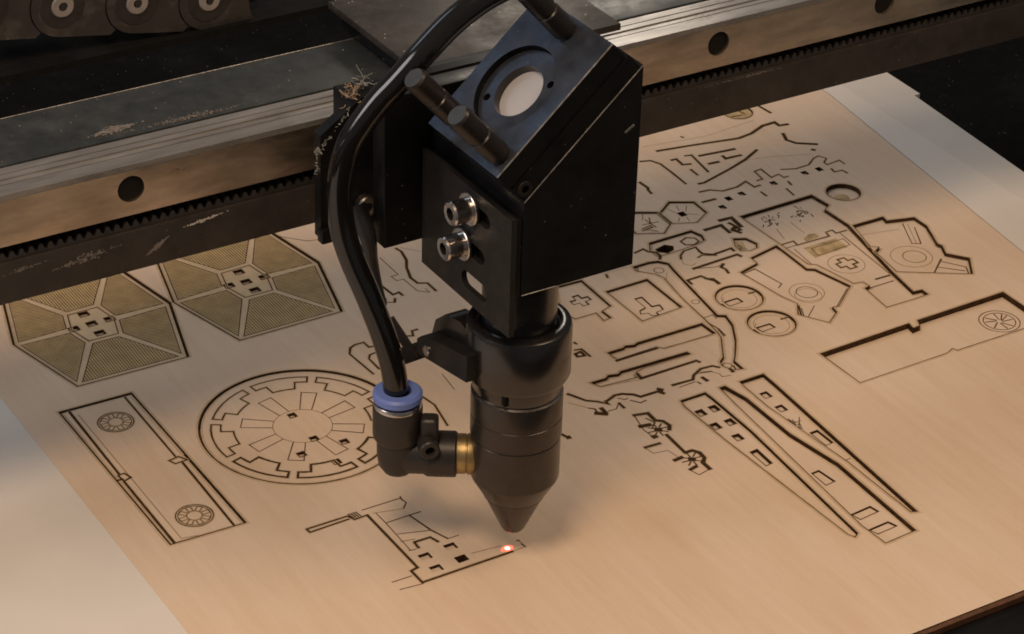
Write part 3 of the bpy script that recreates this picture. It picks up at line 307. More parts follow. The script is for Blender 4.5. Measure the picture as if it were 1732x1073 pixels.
{"kind":"hexagonal_panel","cat":"plywood panel","label":"hatched hexagonal plywood panel beside the black hose, under the beam","outline":[[-23.4,156.73],[-15.68,127.42],[18.33,127.54],[25.92,157.05],[20.25,189.88],[-15.77,188.42]],"d":0.4,"kerf":0.5,"holes":[[[0.44,162.65],[3.44,162.65],[3.44,165.25],[0.44,165.25]],[[5.92,156.27],[8.92,156.27],[8.92,158.87],[5.92,158.87]],[[-0.23,156.31],[2.77,156.31],[2.77,158.91],[-0.23,158.91]],[[-5.77,156.69],[-2.77,156.69],[-2.77,159.29],[-5.77,159.29]],[[-0.06,150.56],[2.94,150.56],[2.94,153.16],[-0.06,153.16]]],"lines":[[[[-6.3,155.84],[-4.47,148.88],[-14.72,130.47],[-21.4,155.82],[-6.3,155.84]],0.18,"char"],[[[-21.04,155.05],[-18.21,155.79]],0.26,"hatch"],[[[-20.82,154.23],[-14.87,155.8]],0.26,"hatch"],[[[-20.61,153.41],[-11.53,155.8]],0.26,"hatch"],[[[-20.39,152.59],[-8.2,155.8]],0.26,"hatch"],[[[-20.18,151.77],[-6.34,155.42]],0.26,"hatch"],[[[-19.96,150.96],[-6.13,154.6]],0.26,"hatch"],[[[-19.75,150.14],[-5.91,153.78]],0.26,"hatch"],[[[-19.53,149.32],[-5.7,152.97]],0.26,"hatch"],[[[-19.32,148.5],[-5.48,152.15]],0.26,"hatch"],[[[-19.1,147.69],[-5.27,151.33]],0.26,"hatch"],[[[-18.89,146.87],[-5.05,150.51]],0.26,"hatch"],[[[-18.67,146.05],[-4.84,149.69]],0.26,"hatch"],[[[-18.45,145.23],[-4.62,148.88]],0.26,"hatch"],[[[-18.24,144.41],[-5.16,147.86]],0.26,"hatch"],[[[-18.02,143.6],[-5.73,146.84]],0.26,"hatch"],[[[-17.81,142.78],[-6.3,145.81]],0.26,"hatch"],[[[-17.59,141.96],[-6.87,144.79]],0.26,"hatch"],[[[-17.38,141.14],[-7.44,143.76]],0.26,"hatch"],[[[-17.16,140.33],[-8.01,142.74]],0.26,"hatch"],[[[-16.95,139.51],[-8.59,141.71]],0.26,"hatch"],[[[-16.73,138.69],[-9.16,140.69]],0.26,"hatch"],[[[-16.52,137.87],[-9.73,139.66]],0.26,"hatch"],[[[-16.3,137.05],[-10.3,138.64]],0.26,"hatch"],[[[-16.09,136.24],[-10.87,137.61]],0.26,"hatch"],[[[-15.87,135.42],[-11.44,136.59]],0.26,"hatch"],[[[-15.65,134.6],[-12.01,135.56]],0.26,"hatch"],[[[-15.44,133.78],[-12.58,134.54]],0.26,"hatch"],[[[-15.22,132.97],[-13.15,133.51]],0.26,"hatch"],[[[-15.01,132.15],[-13.73,132.49]],0.26,"hatch"],[[[-14.79,131.33],[-14.3,131.46]],0.26,"hatch"],[[[-2.54,147.53],[5.54,147.56],[16.05,129.63],[-13.36,129.52],[-2.54,147.53]],0.18,"char"],[[[-12.52,129.68],[-12.53,130.76]],0.26,"hatch"],[[[-11.68,129.68],[-11.69,132.15]],0.26,"hatch"],[[[-10.84,129.68],[-10.86,133.54]],0.26,"hatch"],[[[-10.0,129.69],[-10.02,134.93]],0.26,"hatch"],[[[-9.16,129.69],[-9.19,136.32]],0.26,"hatch"],[[[-8.32,129.69],[-8.35,137.71]],0.26,"hatch"],[[[-7.48,129.7],[-7.51,139.1]],0.26,"hatch"],[[[-6.64,129.7],[-6.68,140.49]],0.26,"hatch"],[[[-5.8,129.7],[-5.84,141.88]],0.26,"hatch"],[[[-4.96,129.7],[-5.01,143.27]],0.26,"hatch"],[[[-4.12,129.71],[-4.17,144.66]],0.26,"hatch"],[[[-3.28,129.71],[-3.34,146.05]],0.26,"hatch"],[[[-2.44,129.71],[-2.5,147.38]],0.26,"hatch"],[[[-1.6,129.72],[-1.66,147.39]],0.26,"hatch"],[[[-0.76,129.72],[-0.82,147.39]],0.26,"hatch"],[[[0.08,129.72],[0.02,147.39]],0.26,"hatch"],[[[0.92,129.73],[0.86,147.39]],0.26,"hatch"],[[[1.76,129.73],[1.7,147.4]],0.26,"hatch"],[[[2.6,129.73],[2.54,147.4]],0.26,"hatch"],[[[3.44,129.73],[3.38,147.4]],0.26,"hatch"],[[[4.28,129.74],[4.22,147.41]],0.26,"hatch"],[[[5.12,129.74],[5.06,147.41]],0.26,"hatch"],[[[5.97,129.74],[5.91,146.79]],0.26,"hatch"],[[[6.81,129.75],[6.75,145.35]],0.26,"hatch"],[[[7.65,129.75],[7.6,143.91]],0.26,"hatch"],[[[8.49,129.75],[8.44,142.46]],0.26,"hatch"],[[[9.33,129.75],[9.29,141.02]],0.26,"hatch"],[[[10.17,129.76],[10.13,139.58]],0.26,"hatch"],[[[11.01,129.76],[10.98,138.14]],0.26,"hatch"],[[[11.85,129.76],[11.82,136.69]],0.26,"hatch"],[[[12.69,129.77],[12.67,135.25]],0.26,"hatch"],[[[13.53,129.77],[13.52,133.81]],0.26,"hatch"],[[[14.37,129.77],[14.36,132.36]],0.26,"hatch"],[[[15.21,129.78],[15.21,130.92]],0.26,"hatch"],[[[7.46,148.93],[9.27,155.94],[23.97,156.12],[17.41,130.59],[7.46,148.93]],0.18,"char"],[[[17.47,131.43],[17.01,131.54]],0.26,"hatch"],[[[17.67,132.23],[16.48,132.53]],0.26,"hatch"],[[[17.88,133.02],[15.94,133.52]],0.26,"hatch"],[[[18.08,133.82],[15.41,134.51]],0.26,"hatch"],[[[18.29,134.62],[14.87,135.5]],0.26,"hatch"],[[[18.49,135.42],[14.34,136.48]],0.26,"hatch"],[[[18.7,136.21],[13.8,137.47]],0.26,"hatch"],[[[18.9,137.01],[13.27,138.46]],0.26,"hatch"],[[[19.11,137.81],[12.73,139.45]],0.26,"hatch"],[[[19.31,138.61],[12.19,140.44]],0.26,"hatch"],[[[19.52,139.4],[11.66,141.43]],0.26,"hatch"],[[[19.72,140.2],[11.12,142.41]],0.26,"hatch"],[[[19.93,141.0],[10.59,143.4]],0.26,"hatch"],[[[20.13,141.8],[10.05,144.39]],0.26,"hatch"],[[[20.34,142.59],[9.52,145.38]],0.26,"hatch"],[[[20.54,143.39],[8.98,146.37]],0.26,"hatch"],[[[20.75,144.19],[8.44,147.35]],0.26,"hatch"],[[[20.95,144.99],[7.91,148.34]],0.26,"hatch"],[[[21.16,145.78],[7.7,149.25]],0.26,"hatch"],[[[21.36,146.58],[7.91,150.04]],0.26,"hatch"],[[[21.57,147.38],[8.11,150.84]],0.26,"hatch"],[[[21.77,148.18],[8.32,151.64]],0.26,"hatch"],[[[21.98,148.98],[8.52,152.44]],0.26,"hatch"],[[[22.18,149.77],[8.73,153.23]],0.26,"hatch"],[[[22.39,150.57],[8.93,154.03]],0.26,"hatch"],[[[22.59,151.37],[9.14,154.83]],0.26,"hatch"],[[[22.8,152.17],[9.34,155.63]],0.26,"hatch"],[[[23.0,152.96],[11.47,155.93]],0.26,"hatch"],[[[23.21,153.76],[14.63,155.97]],0.26,"hatch"],[[[23.41,154.56],[17.79,156.0]],0.26,"hatch"],[[[23.62,155.36],[20.95,156.04]],0.26,"hatch"],[[[9.36,158.82],[8.01,166.62],[19.13,186.54],[24.03,158.15],[9.36,158.82]],0.18,"char"],[[[23.74,158.93],[20.36,158.35]],0.26,"hatch"],[[[23.6,159.74],[16.54,158.52]],0.26,"hatch"],[[[23.46,160.55],[12.72,158.7]],0.26,"hatch"],[[[23.32,161.36],[9.48,158.97]],0.26,"hatch"],[[[23.18,162.18],[9.34,159.79]],0.26,"hatch"],[[[23.04,162.99],[9.2,160.6]],0.26,"hatch"],[[[22.9,163.8],[9.06,161.41]],0.26,"hatch"],[[[22.76,164.61],[8.92,162.22]],0.26,"hatch"],[[[22.62,165.42],[8.78,163.03]],0.26,"hatch"],[[[22.48,166.23],[8.64,163.84]],0.26,"hatch"],[[[22.34,167.04],[8.5,164.65]],0.26,"hatch"],[[[22.2,167.86],[8.36,165.46]],0.26,"hatch"],[[[22.06,168.67],[8.22,166.28]],0.26,"hatch"],[[[21.92,169.48],[8.44,167.15]],0.26,"hatch"],[[[21.78,170.29],[8.95,168.07]],0.26,"hatch"],[[[21.64,171.1],[9.47,169.0]],0.26,"hatch"],[[[21.5,171.91],[9.99,169.92]],0.26,"hatch"],[[[21.36,172.72],[10.5,170.85]],0.26,"hatch"],[[[21.22,173.53],[11.02,171.77]],0.26,"hatch"],[[[21.08,174.35],[11.53,172.7]],0.26,"hatch"],[[[20.94,175.16],[12.05,173.62]],0.26,"hatch"],[[[20.8,175.97],[12.57,174.55]],0.26,"hatch"],[[[20.66,176.78],[13.08,175.47]],0.26,"hatch"],[[[20.52,177.59],[13.6,176.39]],0.26,"hatch"],[[[20.38,178.4],[14.11,177.32]],0.26,"hatch"],[[[20.24,179.21],[14.63,178.24]],0.26,"hatch"],[[[20.1,180.02],[15.15,179.17]],0.26,"hatch"],[[[19.96,180.84],[15.66,180.09]],0.26,"hatch"],[[[19.82,181.65],[16.18,181.02]],0.26,"hatch"],[[[19.68,182.46],[16.7,181.94]],0.26,"hatch"],[[[19.54,183.27],[17.21,182.87]],0.26,"hatch"],[[[19.4,184.08],[17.73,183.79]],0.26,"hatch"],[[[19.26,184.89],[18.24,184.72]],0.26,"hatch"],[[[19.12,185.7],[18.76,185.64]],0.26,"hatch"],[[[6.08,168.07],[-2.47,167.72],[-13.38,186.3],[17.77,187.56],[6.08,168.07]],0.18,"char"],[[[16.94,187.38],[16.98,186.39]],0.26,"hatch"],[[[16.09,187.34],[16.19,185.08]],0.26,"hatch"],[[[15.25,187.31],[15.4,183.76]],0.26,"hatch"],[[[14.41,187.27],[14.61,182.44]],0.26,"hatch"],[[[13.57,187.24],[13.82,181.12]],0.26,"hatch"],[[[12.73,187.21],[13.03,179.81]],0.26,"hatch"],[[[11.88,187.17],[12.24,178.49]],0.26,"hatch"],[[[11.04,187.14],[11.45,177.17]],0.26,"hatch"],[[[10.2,187.1],[10.66,175.85]],0.26,"hatch"],[[[9.36,187.07],[9.87,174.54]],0.26,"hatch"],[[[8.52,187.04],[9.08,173.22]],0.26,"hatch"],[[[7.67,187.0],[8.29,171.9]],0.26,"hatch"],[[[6.83,186.97],[7.5,170.59]],0.26,"hatch"],[[[5.99,186.93],[6.71,169.27]],0.26,"hatch"],[[[5.15,186.9],[5.9,168.21]],0.26,"hatch"],[[[4.31,186.87],[5.06,168.18]],0.26,"hatch"],[[[3.46,186.83],[4.22,168.15]],0.26,"hatch"],[[[2.62,186.8],[3.38,168.11]],0.26,"hatch"],[[[1.78,186.76],[2.54,168.08]],0.26,"hatch"],[[[0.94,186.73],[1.69,168.04]],0.26,"hatch"],[[[0.1,186.69],[0.85,168.01]],0.26,"hatch"],[[[-0.75,186.66],[0.01,167.98]],0.26,"hatch"],[[[-1.59,186.63],[-0.83,167.94]],0.26,"hatch"],[[[-2.43,186.59],[-1.67,167.91]],0.26,"hatch"],[[[-3.27,186.56],[-2.52,167.94]],0.26,"hatch"],[[[-4.11,186.52],[-3.42,169.48]],0.26,"hatch"],[[[-4.96,186.49],[-4.33,171.02]],0.26,"hatch"],[[[-5.8,186.46],[-5.24,172.56]],0.26,"hatch"],[[[-6.64,186.42],[-6.14,174.11]],0.26,"hatch"],[[[-7.48,186.39],[-7.05,175.65]],0.26,"hatch"],[[[-8.32,186.35],[-7.95,177.19]],0.26,"hatch"],[[[-9.17,186.32],[-8.86,178.74]],0.26,"hatch"],[[[-10.01,186.28],[-9.76,180.28]],0.26,"hatch"],[[[-10.85,186.25],[-10.67,181.82]],0.26,"hatch"],[[[-11.69,186.22],[-11.58,183.36]],0.26,"hatch"],[[[-12.53,186.18],[-12.48,184.91]],0.26,"hatch"],[[[-4.49,166.19],[-6.3,158.66],[-21.4,157.81],[-14.8,185.22],[-4.49,166.19]],0.18,"char"],[[[-14.85,184.38],[-14.42,184.27]],0.26,"hatch"],[[[-15.05,183.57],[-13.89,183.29]],0.26,"hatch"],[[[-15.24,182.77],[-13.35,182.31]],0.26,"hatch"],[[[-15.43,181.96],[-12.82,181.33]],0.26,"hatch"],[[[-15.63,181.15],[-12.29,180.35]],0.26,"hatch"],[[[-15.82,180.35],[-11.76,179.37]],0.26,"hatch"],[[[-16.02,179.54],[-11.23,178.39]],0.26,"hatch"],[[[-16.21,178.73],[-10.7,177.41]],0.26,"hatch"],[[[-16.4,177.93],[-10.16,176.43]],0.26,"hatch"],[[[-16.6,177.12],[-9.63,175.45]],0.26,"hatch"],[[[-16.79,176.32],[-9.1,174.46]],0.26,"hatch"],[[[-16.99,175.51],[-8.57,173.48]],0.26,"hatch"],[[[-17.18,174.7],[-8.04,172.5]],0.26,"hatch"],[[[-17.37,173.9],[-7.51,171.52]],0.26,"hatch"],[[[-17.57,173.09],[-6.97,170.54]],0.26,"hatch"],[[[-17.76,172.29],[-6.44,169.56]],0.26,"hatch"],[[[-17.96,171.48],[-5.91,168.58]],0.26,"hatch"],[[[-18.15,170.67],[-5.38,167.6]],0.26,"hatch"],[[[-18.35,169.87],[-4.85,166.62]],0.26,"hatch"],[[[-18.54,169.06],[-4.75,165.74]],0.26,"hatch"],[[[-18.73,168.26],[-4.95,164.94]],0.26,"hatch"],[[[-18.93,167.45],[-5.14,164.13]],0.26,"hatch"],[[[-19.12,166.64],[-5.34,163.32]],0.26,"hatch"],[[[-19.32,165.84],[-5.53,162.52]],0.26,"hatch"],[[[-19.51,165.03],[-5.72,161.71]],0.26,"hatch"],[[[-19.7,164.22],[-5.92,160.91]],0.26,"hatch"],[[[-19.9,163.42],[-6.11,160.1]],0.26,"hatch"],[[[-20.09,162.61],[-6.31,159.29]],0.26,"hatch"],[[[-20.29,161.81],[-7.2,158.66]],0.26,"hatch"],[[[-20.48,161.0],[-10.07,158.49]],0.26,"hatch"],[[[-20.67,160.19],[-12.94,158.33]],0.26,"hatch"],[[[-20.87,159.39],[-15.81,158.17]],0.26,"hatch"],[[[-21.06,158.58],[-18.68,158.01]],0.26,"hatch"],[[[-5.16,157.24],[-3.07,149.33],[6.11,149.36],[8.16,157.33],[6.63,166.19],[-3.1,165.8],[-5.16,157.24]],0.2,"char"]],"fills":[[[-6.3,155.84],[-4.47,148.88],[-14.72,130.47],[-21.4,155.82]],[[-2.54,147.53],[5.54,147.56],[16.05,129.63],[-13.36,129.52]],[[7.46,148.93],[9.27,155.94],[23.97,156.12],[17.41,130.59]],[[9.36,158.82],[8.01,166.62],[19.13,186.54],[24.03,158.15]],[[6.08,168.07],[-2.47,167.72],[-13.38,186.3],[17.77,187.56]],[[-4.49,166.19],[-6.3,158.66],[-21.4,157.81],[-14.8,185.22]]],"group":"hexagonal hatched panels","plug":0.9},
{"kind":"rectangular_panel","cat":"plywood panel","label":"long rectangular plywood panel with two round rosettes, left of the big disc","outline":[[-76.7,117.39],[-55.1,116.77],[-54.83,44.65],[-76.11,45.43]],"d":0.3,"kerf":0.4,"holes":[],"lines":[[[[-73.98,116.71],[-74.44,81.57]],0.55,"char"],[[[-74.71,77.84],[-74.8,45.77]],0.55,"char"],[[[-57.4,116.2],[-57.65,82.02]],0.4,"char"],[[[-57.18,78.45],[-57.89,45.51]],0.55,"char"],[[[-72.41,114.02],[-72.39,46.83],[-68.02,45.95]],0.2,"faint"],[[[-74.95,81.21],[-73.09,81.46],[-72.32,78.82],[-74.62,78.05],[-74.95,81.21]],0.4,"char"],[[[-60.01,81.08],[-56.91,81.6],[-55.46,79.07],[-59.12,78.87],[-60.01,81.08]],0.4,"char"],[[[-76.84,79.29],[-74.53,79.03]],0.6,"char"],[[[-55.01,116.15],[-54.91,82.21]],0.35,"char"],[[[-59.8,105.62],[-59.93,106.73],[-60.3,107.79],[-60.89,108.74],[-61.68,109.53],[-62.63,110.12],[-63.69,110.49],[-64.8,110.62],[-65.91,110.49],[-66.97,110.12],[-67.92,109.53],[-68.71,108.74],[-69.3,107.79],[-69.67,106.73],[-69.8,105.62],[-69.67,104.51],[-69.3,103.45],[-68.71,102.5],[-67.92,101.71],[-66.97,101.12],[-65.91,100.75],[-64.8,100.62],[-63.69,100.75],[-62.63,101.12],[-61.68,101.71],[-60.89,102.5],[-60.3,103.45],[-59.93,104.51],[-59.8,105.62]],0.2,"char"],[[[-60.4,105.62],[-60.51,106.6],[-60.84,107.53],[-61.36,108.36],[-62.06,109.06],[-62.89,109.58],[-63.82,109.91],[-64.8,110.02],[-65.78,109.91],[-66.71,109.58],[-67.54,109.06],[-68.24,108.36],[-68.76,107.53],[-69.09,106.6],[-69.2,105.62],[-69.09,104.64],[-68.76,103.71],[-68.24,102.88],[-67.54,102.18],[-66.71,101.66],[-65.78,101.33],[-64.8,101.22],[-63.82,101.33],[-62.89,101.66],[-62.06,102.18],[-61.36,102.88],[-60.84,103.71],[-60.51,104.64],[-60.4,105.62]],0.1,"char"],[[[-62.7,105.62],[-62.75,106.09],[-62.91,106.53],[-63.16,106.93],[-63.49,107.26],[-63.89,107.51],[-64.33,107.67],[-64.8,107.72],[-65.27,107.67],[-65.71,107.51],[-66.11,107.26],[-66.44,106.93],[-66.69,106.53],[-66.85,106.09],[-66.9,105.62],[-66.85,105.15],[-66.69,104.71],[-66.44,104.31],[-66.11,103.98],[-65.71,103.73],[-65.27,103.57],[-64.8,103.52],[-64.33,103.57],[-63.89,103.73],[-63.49,103.98],[-63.16,104.31],[-62.91,104.71],[-62.75,105.15],[-62.7,105.62]],0.1,"char"],[[[-62.79,105.0],[-60.56,104.89],[-60.56,106.35],[-62.79,106.24]],0.1,"char"],[[[-62.94,106.6],[-61.29,108.1],[-62.32,109.13],[-63.82,107.48]],0.1,"char"],[[[-64.18,107.63],[-64.07,109.86],[-65.53,109.86],[-65.42,107.63]],0.1,"char"],[[[-65.78,107.48],[-67.28,109.13],[-68.31,108.1],[-66.66,106.6]],0.1,"char"],[[[-66.81,106.24],[-69.04,106.35],[-69.04,104.89],[-66.81,105.0]],0.1,"char"],[[[-66.66,104.64],[-68.31,103.14],[-67.28,102.11],[-65.78,103.76]],0.1,"char"],[[[-65.42,103.61],[-65.53,101.38],[-64.07,101.38],[-64.18,103.61]],0.1,"char"],[[[-63.82,103.76],[-62.32,102.11],[-61.29,103.14],[-62.94,104.64]],0.1,"char"],[[[-60.01,54.45],[-60.14,55.56],[-60.51,56.62],[-61.1,57.57],[-61.89,58.36],[-62.84,58.95],[-63.9,59.32],[-65.01,59.45],[-66.12,59.32],[-67.18,58.95],[-68.13,58.36],[-68.92,57.57],[-69.51,56.62],[-69.88,55.56],[-70.01,54.45],[-69.88,53.34],[-69.51,52.28],[-68.92,51.33],[-68.13,50.54],[-67.18,49.95],[-66.12,49.58],[-65.01,49.45],[-63.9,49.58],[-62.84,49.95],[-61.89,50.54],[-61.1,51.33],[-60.51,52.28],[-60.14,53.34],[-60.01,54.45]],0.2,"char"],[[[-60.61,54.45],[-60.72,55.43],[-61.05,56.36],[-61.57,57.19],[-62.27,57.89],[-63.1,58.41],[-64.03,58.74],[-65.01,58.85],[-65.99,58.74],[-66.92,58.41],[-67.75,57.89],[-68.45,57.19],[-68.97,56.36],[-69.3,55.43],[-69.41,54.45],[-69.3,53.47],[-68.97,52.54],[-68.45,51.71],[-67.75,51.01],[-66.92,50.49],[-65.99,50.16],[-65.01,50.05],[-64.03,50.16],[-63.1,50.49],[-62.27,51.01],[-61.57,51.71],[-61.05,52.54],[-60.72,53.47],[-60.61,54.45]],0.1,"char"],[[[-62.91,54.45],[-62.96,54.92],[-63.12,55.36],[-63.37,55.76],[-63.7,56.09],[-64.1,56.34],[-64.54,56.5],[-65.01,56.55],[-65.48,56.5],[-65.92,56.34],[-66.32,56.09],[-66.65,55.76],[-66.9,55.36],[-67.06,54.92],[-67.11,54.45],[-67.06,53.98],[-66.9,53.54],[-66.65,53.14],[-66.32,52.81],[-65.92,52.56],[-65.48,52.4],[-65.01,52.35],[-64.54,52.4],[-64.1,52.56],[-63.7,52.81],[-63.37,53.14],[-63.12,53.54],[-62.96,53.98],[-62.91,54.45]],0.1,"char"],[[[-63.0,53.83],[-60.77,53.72],[-60.77,55.18],[-63.0,55.07]],0.1,"char"],[[[-63.15,55.43],[-61.5,56.93],[-62.53,57.96],[-64.03,56.31]],0.1,"char"],[[[-64.39,56.46],[-64.28,58.69],[-65.74,58.69],[-65.63,56.46]],0.1,"char"],[[[-65.99,56.31],[-67.49,57.96],[-68.52,56.93],[-66.87,55.43]],0.1,"char"],[[[-67.02,55.07],[-69.25,55.18],[-69.25,53.72],[-67.02,53.83]],0.1,"char"],[[[-66.87,53.47],[-68.52,51.97],[-67.49,50.94],[-65.99,52.59]],0.1,"char"],[[[-65.63,52.44],[-65.74,50.21],[-64.28,50.21],[-64.39,52.44]],0.1,"char"],[[[-64.03,52.59],[-62.53,50.94],[-61.5,51.97],[-63.15,53.47]],0.1,"char"]],"fills":[],"group":None,"plug":1.0},
